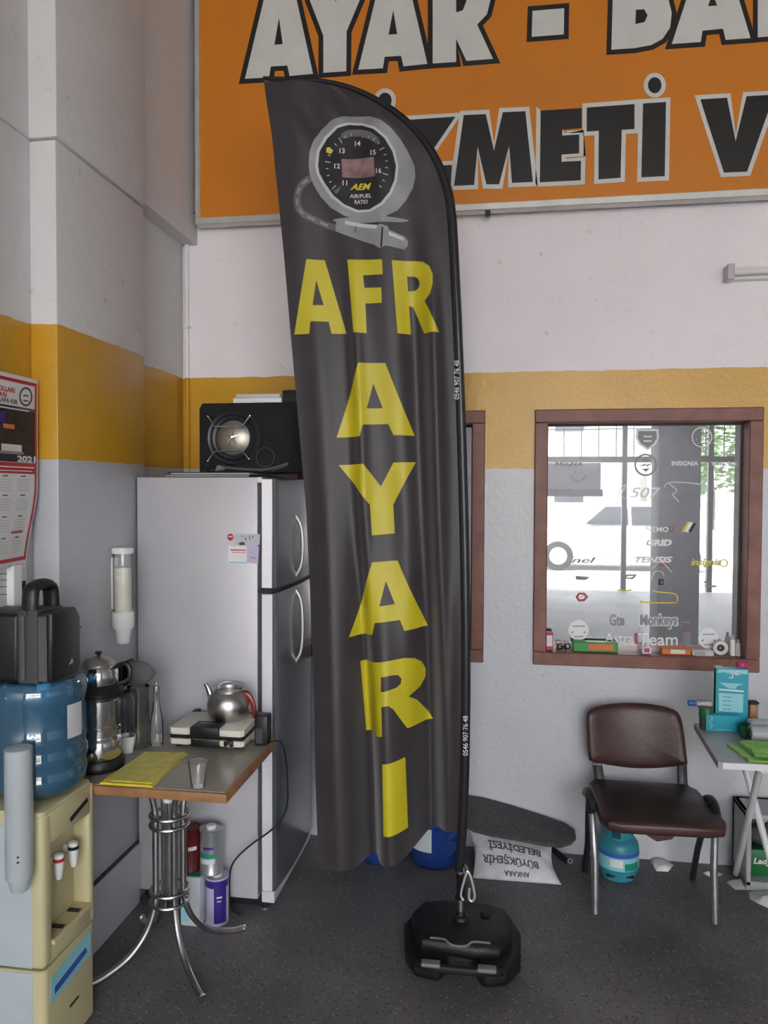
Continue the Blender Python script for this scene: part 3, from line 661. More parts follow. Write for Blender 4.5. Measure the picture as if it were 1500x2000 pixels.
# ================================================================== the feather flag
FY = 2.80
def interp(tab, y):
    if y <= tab[0][0]: return tab[0][1]
    for (a, va), (b_, vb) in zip(tab, tab[1:]):
        if y <= b_: return va+(vb-va)*(y-a)/(b_-a)
    return tab[-1][1]
def sm(t): t = max(0, min(1, t)); return t*t*(3-2*t)
LEFT = [(152, 514), (300, 534), (500, 555), (735, 575), (1000, 597), (1300, 612), (1500, 618), (1690, 626)]
RIGHT = [(152, 518), (155, 580), (158, 640), (166, 672), (176, 700), (208, 760), (250, 810), (300, 848), (360, 873), (420, 884), (560, 892), (720, 899), (900, 905), (1100, 910), (1300, 911), (1500, 910), (1690, 905)]
BOT = [(626, 1690), (700, 1692), (735, 1688), (790, 1676), (815, 1660), (840, 1641), (870, 1630), (905, 1625)]
def gs(x, c, w): return math.exp(-((x-c)/w)**2)
def disp(x, y):
    """how far the cloth swings out of its plane (towards the wall is positive)"""
    xl, xr = interp(LEFT, y), interp(RIGHT, y)
    edge = sm((xr-x)/45.0)
    k = sm((y-950)/600)
    d = 0.006*math.sin(x/26.0+y/310.0)+0.004*math.sin(x/13.0-y/160.0)
    # long vertical ridge right of the letters, growing downwards
    up_ = sm((y-430)/300)
    sft = (y-1000)*0.045
    d += up_*(0.030*gs(x, 822+sft*0.8, 22)-0.028*gs(x, 855+sft*0.6, 15)+0.016*gs(x, 690+sft, 16)-0.013*gs(x, 712+sft, 11)-0.014*gs(x, 640+sft, 22))
    # deep folds of the hanging lower part
    d += k*(-0.030*gs(x, 650, 50)+0.085*gs(x, 714+(y-1400)*0.03, 19)-0.040*gs(x, 755+(y-1400)*0.03, 26)+0.105*gs(x, 832, 32)+0.02*gs(x, 880, 20))
    # creases running down from the tip
    t = 1-sm((y-152)/330)
    d += t*0.007*math.sin((x-515-(y-152)*0.85)/16.0)
    return d*edge
def cloth(x, y, off=0.0):
    p = P(x, y, 1, FY); return Vector((p.x, p.y+disp(x, y)-off, p.z))
flag = thing('feather_flag', 'tall dark feather flag with big yellow lettering on a weighted stand', 'flag', (-0.135, 2.79, 0))
b = BM(); NX, rows = 96, [152+4*k for k in range(16)]+[216+9*k for k in range(24)]+[440+15.625*k for k in range(81)]
grid = []
for y in rows:
    xl, xr = interp(LEFT, y), interp(RIGHT, y); row = []
    for i in range(NX+1):
        x = xl+(xr-xl)*i/NX
        yy = y-(1690-interp(BOT, x))*sm((y-1250)/440)
        row.append(b.verts.new(cloth(x, yy)))
    grid.append(row)
for r0, r1 in zip(grid, grid[1:]):
    for i in range(NX): b.faces.new((r0[i], r1[i], r1[i+1], r0[i+1]))
bmesh.ops.recalc_face_normals(b, faces=b.faces)
cl = obj('cloth', b, M['flag_cloth'], flag, sharp=80)
sol = cl.modifiers.new('thickness', 'SOLIDIFY'); sol.thickness = 0.0012; sol.offset = 0; sol.use_rim = False
# pole inside its sleeve
edge_px = [(899, 1700), (906, 1600), (910, 1480), (912, 1300), (910, 1100), (905, 900), (899, 720), (892, 560), (884, 420), (873, 360), (848, 300), (810, 250), (760, 208), (700, 176), (640, 159), (580, 154), (516, 151)]
pp = smooth_path([P(x-2, y, 1, FY-0.004) for x, y in edge_px], 5)
n = len(pp)
b = BM(); tube(b, pp, [0.017 if i < n*0.5 else 0.017-0.013*(i-n*0.5)/(n*0.5) for i in range(n)], 10, flat=0.8); obj('sleeve', b, M['sleeve_vinyl'], flag)
pole_top = P(899, 1700, 1, FY-0.004)
b = BM(); tube(b, [(-0.137, FY-0.004, 0.1235), pole_top], 0.011, 12); obj('pole', b, M['dull_steel'], flag)
b = BM(); lathe(b, [(0.022, 0), (0.022, 0.006), (0.017, 0.012), (0.017, 0.07), (0.02, 0.075), (0.02, 0.085), (0.012, 0.09)], (-0.137, FY-0.004, 0.20), 16); obj('collar', b, M['black_plastic'], flag)
b = BM(); lathe(b, [(0.03, 0), (0.028, 0.012), (0.018, 0.016), (0.016, 0.03)], (-0.137, FY-0.004, 0.1228), 18); obj('socket', b, M['black_plastic'], flag)
# snap hook
hk = [P(x, y, 1, FY-0.035) for x, y in ((905, 1758), (900, 1748), (905, 1725), (910, 1708), (913, 1702), (919, 1712), (925, 1735), (927, 1752), (922, 1760), (916, 1754), (917, 1735))]
b = BM(); tube(b, smooth_path(hk, 4), 0.0046, 8); obj('snap_hook', b, M['aluminium'], flag)
hk = [P(x, y, 1, FY-0.030) for x, y in ((906, 1700), (908, 1690), (913, 1700), (912, 1712))]
b = BM(); tube(b, smooth_path(hk, 4, True), 0.003, 6, closed=True); obj('hook_ring', b, M['chrome'], flag)
# water-filled base
base = thing('flag_base', 'black plastic tank base with carrying handle under the feather flag', 'base', (-0.137, 2.76, 0))
def bp(u, v, w): return Vector((-0.137+u, 2.775+v, w))
out = [(-0.19, -0.10), (-0.15, -0.165), (-0.06, -0.185), (-0.04, -0.13), (0.06, -0.13), (0.08, -0.19), (0.165, -0.17), (0.215, -0.09), (0.22, 0.06), (0.19, 0.15), (0.10, 0.185), (-0.09, 0.185), (-0.18, 0.15), (-0.215, 0.05)]
b = BM(); prism(b, out, lambda u, v, w: bp(u, v, w), 0.075, 0.022, 3); obj('tank', b, M['tank_plastic'], base)
b = BM(); prism(b, [(x*0.86, y*0.80+0.01) for x, y in out if not (abs(x) < 0.07 and y < 0)]+[], lambda u, v, w: bp(u, v, 0.06+w*(1-0.10*0)), 0.062, 0.025, 3); obj('tank_top', b, M['tank_plastic'], base)
b = BM(); tube(b, smooth_path([bp(-0.135, -0.172, 0.06), bp(-0.12, -0.20, 0.075), bp(-0.05, -0.205, 0.072), bp(0.06, -0.205, 0.072), bp(0.13, -0.20, 0.075), bp(0.15, -0.175, 0.06)], 6), 0.014, 10); hd = obj('handle', b, M['tank_plastic'], base)
for s, x in ((-1, -0.09), (1, 0.10)):
    b = BM(); box(b, *sorted((bp(x-0.032, 0, 0).x, bp(x+0.032, 0, 0).x)), 2.775-0.221, 2.775-0.19, 0.078, 0.092, 0.004, 2); obj('grip_pad', b, M['grip_grey'], hd)
b = BM(); tube(b, smooth_path([bp(-0.10, -0.115, 0.121), bp(-0.05, -0.12, 0.123), bp(-0.03, -0.135, 0.117), bp(0.0, -0.14, 0.115), bp(0.03, -0.135, 0.117), bp(0.05, -0.12, 0.123), bp(0.11, -0.115, 0.121)], 5), 0.004, 6); obj('moulded_ridge', b, M['grip_grey'], base)
for x in (-0.08, 0.09):
    b = BM(); lathe(b, [(0.018, 0), (0.018, 0.010), (0.014, 0.014)], bp(x, 0.06, 0.118), 16); obj('filler_cap', b, M['tank_plastic'], base)

# print on the cloth
def fprint(name, loops, m, lay=1, parent=cl, cut=(4, 18)):
    b = BM(); printed(b, loops, lambda u, v: cloth(u, v, 0.0022+0.0007*lay), cut); return obj(name, b, M[m], parent, sharp=80)
A1 = lambda pts: [(540+x*0.26667, 490+y*0.26667) for x, y in pts]
A2 = lambda pts: [(560+x*0.25333, 880+y*0.25333) for x, y in pts]
A3 = lambda pts: [(580+x*0.24, 1260+y*0.24) for x, y in pts]
letters = [
 [A1([(133, 615), (245, 612), (254, 521), (381, 519), (402, 606), (510, 604), (352, 66), (224, 66)]), A1([(293, 215), (270, 402), (346, 398)])],
 [A1([(520, 66), (776, 68), (781, 178), (636, 180), (645, 272), (770, 272), (775, 384), (653, 388), (663, 605), (568, 603)])],
 [A1([(847, 72), (1010, 68), (1075, 80), (1120, 115), (1146, 175), (1146, 250), (1128, 320), (1085, 368), (1118, 432), (1196, 604), (1082, 605), (995, 400), (966, 395), (979, 602), (886, 604)]),
  A1([(953, 181), (1005, 181), (1032, 195), (1046, 230), (1040, 262), (1015, 282), (961, 288)])],
 [A1([(440, 1368), (618, 1360), (640, 1275), (818, 1268), (856, 1350), (1006, 1351), (798, 822), (606, 824)]), A1([(710, 972), (665, 1156), (778, 1152)])],
 [A2([(400, 112), (598, 104), (725, 277), (822, 92), (990, 88), (820, 418), (832, 640), (660, 653), (645, 418)])],
 [A2([(482, 1438), (662, 1420), (684, 1325), (872, 1308), (905, 1394), (1074, 1372), (854, 848), (662, 860)]), A2([(765, 1005), (718, 1198), (834, 1184)])],
 [A3([(498, 150), (640, 135), (780, 118), (880, 108), (950, 122), (1000, 165), (1030, 230), (1028, 300), (990, 370), (905, 430), (960, 470), (1088, 667), (895, 690), (790, 510), (752, 478), (697, 486), (704, 724), (640, 738), (534, 750)]),
  A3([(692, 250), (780, 238), (825, 242), (850, 275), (845, 315), (810, 342), (692, 370)])],
 [A3([(705, 944), (880, 917), (900, 1499), (716, 1523)])]]
for l in letters: fprint('printed_letter', l, 'flag_yellow')
# printed gauge and sensor
Z5 = lambda pts: [(540+x*0.25333, 150+y*0.25333) for x, y in pts]
cab = [(607, 348), (592, 362), (583, 382), (583, 404), (594, 420), (615, 430), (640, 440), (660, 446)]
cp = [tuple(v)[:2] for v in smooth_path([Vector((x, y, 0)) for x, y in cab], 5)]
def strip(pts, w0):
    l, r = [], []
    for i, p in enumerate(pts):
        a = Vector(pts[max(i-1, 0)]); c_ = Vector(pts[min(i+1, len(pts)-1)]); d = (c_-a).normalized(); nn = Vector((-d.y, d.x))*w0
        l.append(tuple(Vector(p)+nn)); r.append(tuple(Vector(p)-nn))
    return l+r[::-1]
fprint('printed_cable', [strip(cp, 6.5)], 'print_grey')
for k in range(2, len(cp)-4, 5): fprint('printed_cable', [strip(cp[k:k+4], 2.2)], 'gauge_silver', 2)
fprint('printed_gauge_reflection', [ellipse(724, 430, 74, 6)], 'gauge_silver')  # reflection disc beneath the gauge, drawn as part of the print
fprint('printed_gauge_ring', [Z5([(250, 690), (258, 590), (290, 490), (345, 405), (430, 340), (520, 303), (620, 295), (720, 308), (810, 345), (890, 405), (960, 490), (1020, 590), (1065, 690), (1070, 770), (1050, 860), (1000, 950), (930, 1035), (840, 1085), (740, 1110), (630, 1105), (520, 1070), (420, 1010), (340, 925), (285, 830), (258, 760)])], 'gauge_silver')
fprint('printed_gauge_ring', [Z5([(300, 690), (315, 570), (370, 460), (460, 385), (560, 350), (660, 352), (760, 390), (850, 465), (915, 570), (940, 690), (930, 810), (890, 910), (820, 1000), (730, 1045), (620, 1045), (510, 1000), (420, 930), (350, 830), (310, 750)])], 'gauge_light', 2)
fprint('printed_gauge_face', [Z5([(322, 690), (335, 580), (390, 475), (475, 400), (565, 370), (660, 372), (750, 408), (835, 480), (895, 580), (922, 690), (912, 800), (875, 895), (808, 980), (720, 1028), (625, 1028), (525, 985), (440, 915), (370, 815), (332, 745)])], 'gauge_face', 3)
fprint('printed_glare', [Z5([(505, 440), (560, 412), (640, 405), (720, 425), (780, 470), (800, 510), (770, 525), (720, 490), (650, 462), (580, 462), (520, 480), (495, 470)])], 'print_grey', 4)
fprint('printed_marker', [Z5([(385, 550), (410, 542), (435, 575), (420, 600), (385, 585)])], 'decal_yellow', 4)
fprint('printed_marker', [Z5([(440, 880), (500, 845), (485, 885), (460, 910)])], 'print_grey', 4)
fprint('printed_display', [Z5([(500, 632), (755, 632), (765, 778), (508, 778)])], 'display_red', 4)
def ftext(body, cx, cy, m, h=None, w=None, bold=0.02, shear=0.0, lay=4, rot=0, yy=cloth):
    b = BM(); c_, s_ = math.cos(rot), math.sin(rot)
    text(b, body, lambda u, v: cloth(cx+u*c_-v*s_, cy-(u*s_+v*c_), 0.0024+0.0007*lay), w=w, h=h, bold=bold, shear=shear); return obj('printed_text', b, M[m], cl)
for s, x, y in (('11', 674, 358), ('12', 659, 325), ('13', 668, 294), ('14', 699, 281), ('15', 730, 301), ('16', 741, 337)): ftext(s, x, y, 'print_white', h=10)
ftext('AEM', 705, 365, 'decal_yellow', w=42, h=13, bold=0.03, shear=0.35)
ftext('AIR/FUEL', 705, 383.5, 'print_white', w=43, h=8)
ftext('RATIO', 706, 395, 'print_white', w=26, h=8)
for k in range(23):
    a = math.radians(218-k*256/22); r0, r1 = (62, 68) if k % 4 else (58, 70)
    fprint('printed_tick', [[(698+math.cos(a+d)*r*0.90, 327-math.sin(a+d)*r) for d, r in ((-0.012, r0), (0.012, r0), (0.012, r1), (-0.012, r1))]], 'print_white', 4, cut=None)
fprint('printed_sensor', [Z5([(460, 1115), (530, 1108), (640, 1130), (780, 1150), (800, 1142), (862, 1160), (870, 1185), (985, 1228), (1012, 1262), (1010, 1300), (985, 1330), (845, 1308), (800, 1328), (755, 1300), (530, 1222), (455, 1190)])], 'gauge_silver', 2)
fprint('printed_sensor', [Z5([(530, 1110), (640, 1130), (780, 1152), (775, 1180), (640, 1160), (530, 1140)])], 'gauge_light', 3)
fprint('printed_sensor', [Z5([(815, 1165), (828, 1168), (818, 1322), (803, 1318)])], 'gauge_face', 3)
fprint('printed_sensor', [Z5([(605, 1150), (618, 1152), (612, 1205), (600, 1202)])], 'print_grey', 3)
fprint('printed_sensor', [Z5([(870, 1200), (980, 1240), (975, 1262), (868, 1228)])], 'gauge_light', 3)
# phone number printed up the sleeve
def sleeve_text(x, y, length):
    b = BM(); text(b, '0546 907 76 48', lambda u, v: P(x-v, y-u, 1, FY-0.0255), w=length, h=10, bold=0.012); obj('printed_text', b, M['print_white'], flag)
sleeve_text(892, 742, 76); sleeve_text(909, 1437, 78)

# ================================================================== fridge and what stands on it
fx0, fx1, fxd = -1.466, -0.957, -0.884; fy0, fy1 = 2.93, 3.53; fz0, fz1 = 0.05, 1.748
fr = thing('refrigerator', 'tall silver two-door refrigerator standing beside the pillar', 'refrigerator', ((fx0+fxd)/2, (fy0+fy1)/2, 0))
b = BM(); box(b, fx0, fx1, fy0, fy1, fz0, fz1, 0.006, 2); obj('body', b, M['fridge_silver'], fr)
b = BM(); box(b, fx1, fx1+0.014, fy0+0.008, fy1-0.008, fz0+0.02, fz1-0.012); obj('gasket', b, M['dark_gasket'], fr)
zs = P(548, 1157, 1, fy0).z
def door(z0, z1):
    b = BM(); pts = [(fx1+0.014, fy0+0.002), (fxd-0.012, fy0+0.002), (fxd-0.003, fy0+0.012)]
    for k in range(9):
        t_ = k/8; pts.append((fxd+0.012*math.sin(PI*t_), fy0+0.02+(fy1-fy0-0.04)*t_))
    pts += [(fxd-0.003, fy1-0.012), (fxd-0.012, fy1-0.002), (fx1+0.014, fy1-0.002)]
    prism(b, pts, lambda u, v, w: Vector((u, v, z0+w)), z1-z0, 0.004, 2); d = obj('door', b, M['fridge_door'], fr)
    b = BM(); box(b, fx1+0.018, fxd-0.013, fy0-0.001, fy0+0.004, z0+0.004, z1-0.004, 0.001, 1); obj('door_edge', b, M['fridge_trim'], d)
    return d
d1 = door(zs+0.012, fz1-0.004); d2 = door(fz0+0.035, zs-0.006)
b = BM(); box(b, fx1-0.002, fxd-0.02, fy0+0.006, fy1-0.006, zs-0.006, zs+0.012); obj('door_gap_trim', b, M['black_plastic'], fr)
for d, z0, z1 in ((d1, zs+0.03, zs+0.30), (d2, zs-0.34, zs-0.02)):
    hy = fy0+0.27; b = BM()
    tube(b, smooth_path([(fxd+0.004, hy, z0), (fxd+0.032, hy, z0+0.05), (fxd+0.040, hy, (z0+z1)/2), (fxd+0.032, hy, z1-0.05), (fxd+0.004, hy, z1)], 6), 0.007, 8, flat=0.7); obj('door_handle', b, M['dull_steel'], d)
b = BM(); box(b, fx1-0.004, fx1+0.02, fy0-0.003, fy0+0.06, fz1-0.022, fz1, 0.003, 1); obj('hinge_cover', b, M['white_plastic'], fr)
b = BM(); box(b, fx1+0.014, fxd-0.006, fy0+0.004, fy1-0.004, fz0-0.012, fz0+0.034, 0.003, 1); obj('kick_plate', b, M['fridge_trim'], fr)
b = BM(); box(b, fx0+0.02, fx1+0.03, fy0+0.03, fy1-0.02, 0.012, fz0+0.001); obj('plinth', b, M['black_plastic'], fr)
for x in (fx0+0.05, fx1+0.02):
    for y in (fy0+0.04, fy1-0.05):
        b = BM(); lathe(b, [(0.022, 0), (0.022, 0.008), (0.010, 0.012), (0.010, fz0)], (x, y, 0), 12); obj('foot', b, M['dull_steel'], fr)
# notes and magnets on the fridge side
def side(x, y, dy=0.0): return P(x, y, 1, fy0-0.0006-dy)
def note(name, poly, m, label, cat, extra=()):
    pts = [side(x, y) for x, y in poly]; c_ = sum(pts, Vector())/len(pts)
    t = thing(name, label, cat, (c_.x, fy0, min(p.z for p in pts)))
    b = BM(); prism(b, poly, lambda u, v, w: side(u, v, w), 0.0018); obj('sheet', b, M[m], t)
    for q, mm in extra:
        b = BM(); printed(b, [q], lambda u, v: side(u, v, 0.0026)); obj('printed_mark', b, M[mm], t)
note('magnet_note', [(446, 1066), (482, 1067), (482, 1102), (446, 1101)], 'paper', 'white note with red lines and a blue foot on the fridge side', 'note',
     [([(450, 1073), (480, 1074), (480, 1076), (450, 1075)], 'red_ink'), ([(452, 1078), (480, 1079), (480, 1080), (452, 1079)], 'red_ink'), ([(448, 1097), (480, 1098), (480, 1101), (448, 1100)], 'cyan_print')])
note('paper_slip', [(483, 1064), (506, 1067), (504, 1102), (482, 1098)], 'lilac_label', 'pale lilac slip beside the red-lined note on the fridge', 'note', [([(488, 1088), (500, 1090), (500, 1091), (488, 1089)], 'grey_ink')])
note('drawing_slip', [(458, 1042), (508, 1043), (507, 1064), (460, 1066)], 'gauge_light', 'pale grey drawing stuck above the notes on the fridge', 'note',
     [([(466, 1060), (476, 1058), (480, 1064), (468, 1065)], 'grey_ink'), ([(478, 1052), (480, 1048), (482, 1058)], 'grey_ink'), ([(486, 1050), (488, 1046), (489, 1056)], 'grey_ink'), ([(492, 1048), (495, 1046), (494, 1052)], 'grey_ink'), ([(471, 1046), (474, 1046), (473, 1050)], 'grey_ink')])
note('red_magnet', ellipse(450, 1049, 6, 7, 18), 'red_ink', 'round red magnet above the notes on the fridge', 'magnet', [([(446, 1047), (454, 1047), (454, 1049), (446, 1049)], 'paper')])

ft = fz1
# flat folders and paper under the speaker
t = thing('document_folder', 'dark flat folder lying under the speaker on the fridge', 'folder', (-1.1, 3.15, ft)); b = BM(); box(b, -1.36, -0.995, 2.955, 3.45, ft, ft+0.010, 0.003, 1); obj('cover', b, M['black_plastic'], t)
b = BM(); box(b, -1.355, -1.0, 2.952, 3.44, ft+0.003, ft+0.007); obj('sheets', b, M['paper_grey'], t)
t = thing('newspaper', 'folded grey newspaper between folder and speaker', 'newspaper', (-1.1, 3.1, ft+0.01)); b = BM(); box(b, -1.33, -0.998, 2.955, 3.40, ft+0.010, ft+0.0175, 0.002, 1); obj('pages', b, M['paper_grey'], t)
b = BM(); box(b, -1.345, -1.0, 2.952, 3.38, ft+0.0175, ft+0.021, 0.001, 1); obj('cover_sheet', b, M['black_vinyl'], t)
spz = ft+0.021
# subwoofer
def sp(x, y, dy=0.0): return P(x, y, 1, 2.985-dy)
sl_, sr_ = sp(389, 850).x, sp(600, 850).x; st = sp(450, 787).z
spk = thing('subwoofer', 'black carpeted car subwoofer box with silver cone on the fridge', 'speaker', ((sl_+sr_)/2, 3.15, spz))
b = BM(); prism(b, [(sl_, spz), (sr_, spz), (sr_, st), (sl_+0.012, st), (sl_, st-0.022)], lambda u, v, w: Vector((u, 2.985+w, v)), 0.36, 0.004, 2); obj('cabinet', b, M['speaker_carpet'], spk)
dc = sp(456, 855); R = 0.112
rotY = lambda c_: Matrix.Translation(c_) @ Matrix.Rotation(PI/2, 4, 'X')
b = BM(); lathe(b, [(R, -0.004), (R, 0.006), (R-0.006, 0.010), (R-0.014, 0.008), (R-0.020, 0.002)], (0, 0, 0), 40, rotY(dc), close=False); obj('surround_frame', b, M['speaker_rubber'], spk)
b = BM(); lathe(b, [(R-0.018, 0.003), (R-0.026, 0.010), (R-0.034, 0.009), (R-0.042, 0.002)], (0, 0, 0), 40, rotY(dc), close=False); obj('rubber_surround', b, M['speaker_rubber'], spk)
b = BM(); lathe(b, [(R-0.042, 0.003), (0.058, 0.010), (0.044, 0.015), (0.030, 0.019), (0.016, 0.021), (0, 0.022)], (0, 0, 0), 40, rotY(dc), close=False); obj('cone', b, M['speaker_cone'], spk)
b = BM()
for k in range(5):
    a = PI/2+2*PI*k/5; c0 = dc+Vector((0, -0.0235, 0))
    tube(b, [c0, c0+Vector((math.cos(a)*0.034, 0.004, math.sin(a)*0.034))], [0.007, 0.001], 6)
obj('star_emblem', b, M['chrome'], spk)
for pts in (((406, 813), (419, 833), (473, 833), (488, 812)), ((406, 900), (418, 882), (471, 878), (486, 896))):
    b = BM(); tube(b, smooth_path([sp(x, y, 0.030) for x, y in pts], 1), 0.0026, 8); tube(b, [sp(*pts[0], 0.030), sp(*pts[0], 0.0)], 0.002, 6); tube(b, [sp(*pts[-1], 0.030), sp(*pts[-1], 0.0)], 0.002, 6)
    obj('grille_bar', b, M['chrome'], spk)
pc = sp(519, 893); b = BM(); torus(b, pc, 0.038, 0.004, 'Y', 28, 6); obj('bass_port', b, M['speaker_rubber'], spk)
t = thing('plastic_tray', 'flat white plastic tray lying on the speaker', 'tray', (-0.95, 3.2, st)); b = BM(); x0 = sp(452, 775).x; x1 = sp(548, 775).x
box(b, x0, x1, 3.0, 3.25, st, st+0.022, 0.005, 2); obj('panel', b, M['white_plastic'], t)
b = BM(); box(b, x0+0.01, x1-0.01, 3.005, 3.24, st+0.022, st+0.038, 0.004, 2); obj('raised_rim', b, M['gauge_light'], t)
t = thing('black_case', 'black box standing behind the flag on the speaker', 'box', (-0.82, 3.1, st)); b = BM(); x0 = sp(550, 775).x
box(b, x0, x0+0.14, 2.995, 3.2, st, st+0.05, 0.004, 2); obj('case', b, M['black_plastic'], t)
# crumpled clear bag and grey strip in front of the speaker
def crumple(name, x0, x1, y0, y1, z, hgt, m, label, cat, seed=1, n=(22, 8)):
    """a crumpled sheet lying on z"""
    t = thing(name, label, cat, ((x0+x1)/2, (y0+y1)/2, z)); b = BM(); g = []
    for j in range(n[1]+1):
        r_ = []
        for i in range(n[0]+1):
            x = x0+(x1-x0)*i/n[0]; y = y0+(y1-y0)*j/n[1]
            e = math.sin(PI*i/n[0])*math.sin(PI*j/n[1])
            h = abs(noise.noise(Vector((x*22, y*22, seed))))*hgt*(0.3+e)
            r_.append(b.verts.new((x+0.01*noise.noise(Vector((x*30, y*30, 5))), y, z+0.001+h)))
        g.append(r_)
    for a, c_ in zip(g, g[1:]):
        for i in range(n[0]): b.faces.new((a[i], a[i+1], c_[i+1], c_[i]))
    o = obj('sheet', b, m, t, sharp=60); s_ = o.modifiers.new('thickness', 'SOLIDIFY'); s_.thickness = 0.001; s_.offset = 1
    return t
crumple('plastic_bag', -1.19, -1.10, 2.955, 2.983, spz, 0.05, M['clear_plastic'], 'crumpled clear bag in front of the speaker', 'bag', 3)
t = thing('grey_strap', 'grey strap curling in front of the speaker port', 'strap', (-1.02, 2.965, spz)); b = BM()
tube(b, smooth_path([sp(432, 912, 0.014), sp(470, 916, 0.02), sp(515, 917, 0.02), sp(545, 911, 0.02), sp(562, 905, 0.018), sp(556, 912, 0.022), sp(530, 920, 0.022)], 6), 0.006, 8, flat=0.4); obj('strap', b, M['jug_grey'], t)

# ================================================================== cup dispenser on the pillar
cx, cy = -1.431, 2.745
cu = thing('cup_dispenser', 'wall cup dispenser with a stack of plastic cups on the pillar', 'dispenser', (PX, cy, P(250, 1255, 1, cy).z))
zz = lambda y: P(249, y, 1, cy).z
b = BM(); lathe(b, [(0.037, zz(1196)), (0.037, zz(1076))], (cx, cy, 0), 28, close=False); obj('tube', b, M['clear_plastic'], cu)
b = BM(); lathe(b, [(0.039, zz(1081)), (0.041, zz(1079)), (0.041, zz(1071)), (0.036, zz(1069)), (0, zz(1069))], (cx, cy, 0), 28); obj('lid', b, M['white_plastic'], cu)
b = BM(); lathe(b, [(0.036, zz(1228)), (0.041, zz(1224)), (0.042, zz(1197)), (0.038, zz(1194)), (0.030, zz(1194))], (cx, cy, 0), 28); obj('collar', b, M['white_plastic'], cu)
b = BM(); prof = []; y = 1196
while y > 1106:
    prof += [(0.0325, zz(y)), (0.0335, zz(y-2.4)), (0.0322, zz(y-2.8))]; y -= 5
lathe(b, prof, (cx, cy, 0), 28); obj('cup_stack', b, M['toaster_cream'], cu)
b = BM(); lathe(b, [(0.023, zz(1256)), (0.0235, zz(1254)), (0.030, zz(1228)), (0.031, zz(1226))], (cx, cy, 0), 28); obj('hanging_cup', b, M['white_plastic'], cu)
b = BM(); box(b, PX, cx-0.025, cy-0.012, cy+0.012, zz(1190), zz(1090)); obj('back_plate', b, M['white_plastic'], cu)
t = thing('wall_cable_stub', 'short black cable end poking out of the pillar', 'cable', (PX, 2.47, 1.22)); c_ = P(133, 1225, 0, PX); b = BM(); tube(b, [c_, c_+Vector((0.02, 0.01, 0.0)), c_+Vector((0.03, 0.03, -0.004))], 0.0025, 6); obj('cable', b, M['black_plastic'], t)

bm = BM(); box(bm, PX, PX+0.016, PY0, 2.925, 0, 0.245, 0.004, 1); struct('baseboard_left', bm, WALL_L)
bm = BM(); box(bm, PX, PX+0.010, PY0+0.004, 2.925, 0.245, 0.256); struct('trim_3', bm, M['dark_gasket'])
# ================================================================== cafe table
TX0, TX1, TY0, TY1, TZ = -1.455, -0.85, 2.292, 2.82, 0.74
tb_ = thing('cafe_table', 'small square wooden-edged table on a steel tube pedestal', 'table', (-1.17, 2.58, 0))
b = BM(); box(b, TX0, TX1, TY0, TY1, TZ-0.034, TZ-0.002, 0.006, 2); obj('edge_band', b, M['table_edge'], tb_)
b = BM(); box(b, TX0+0.010, TX1-0.010, TY0+0.010, TY1-0.010, TZ-0.006, TZ); obj('table_top', b, M['table_laminate'], tb_)
TC = Vector((-1.17, 2.575, 0))
for sx_ in (-1, 1):
    for sy_ in (-1, 1):
        def q(r, z): return TC+Vector((sx_*r, sy_*r, z))
        b = BM(); tube(b, smooth_path([q(0.10, TZ-0.04), q(0.070, TZ-0.06), q(0.045, TZ-0.13), q(0.036, TZ-0.20), q(0.036, 0.45), q(0.036, 0.27), q(0.039, 0.215), q(0.060, 0.135), q(0.105, 0.065), q(0.165, 0.028), q(0.205, 0.020)], 5), 0.0118, 10); lg = obj('leg', b, M['steel'], tb_)
        b = BM(); tube(b, [q(0.203, 0.020), q(0.210, 0.0195)], 0.0142, 10); obj('end_cap', b, M['chrome'], lg)
for z in (TZ-0.205, TZ-0.24, 0.262, 0.222):
    b = BM(); torus(b, TC+Vector((0, 0, z)), 0.066, 0.0065, 'Z', 36, 8); obj('ring', b, M['steel'], tb_)
b = BM(); lathe(b, [(0.020, TZ-0.16), (0.022, TZ-0.155), (0.030, TZ-0.06), (0.030, TZ-0.05), (0.11, TZ-0.042), (0.11, TZ-0.035)], TC, 6); obj('top_bracket', b, M['white_enamel'], tb_)
b = BM(); tube(b, [TC+Vector((0, 0, 0.22)), TC+Vector((0, 0, TZ-0.14))], 0.008, 10); obj('core_tube', b, M['dull_steel'], tb_)

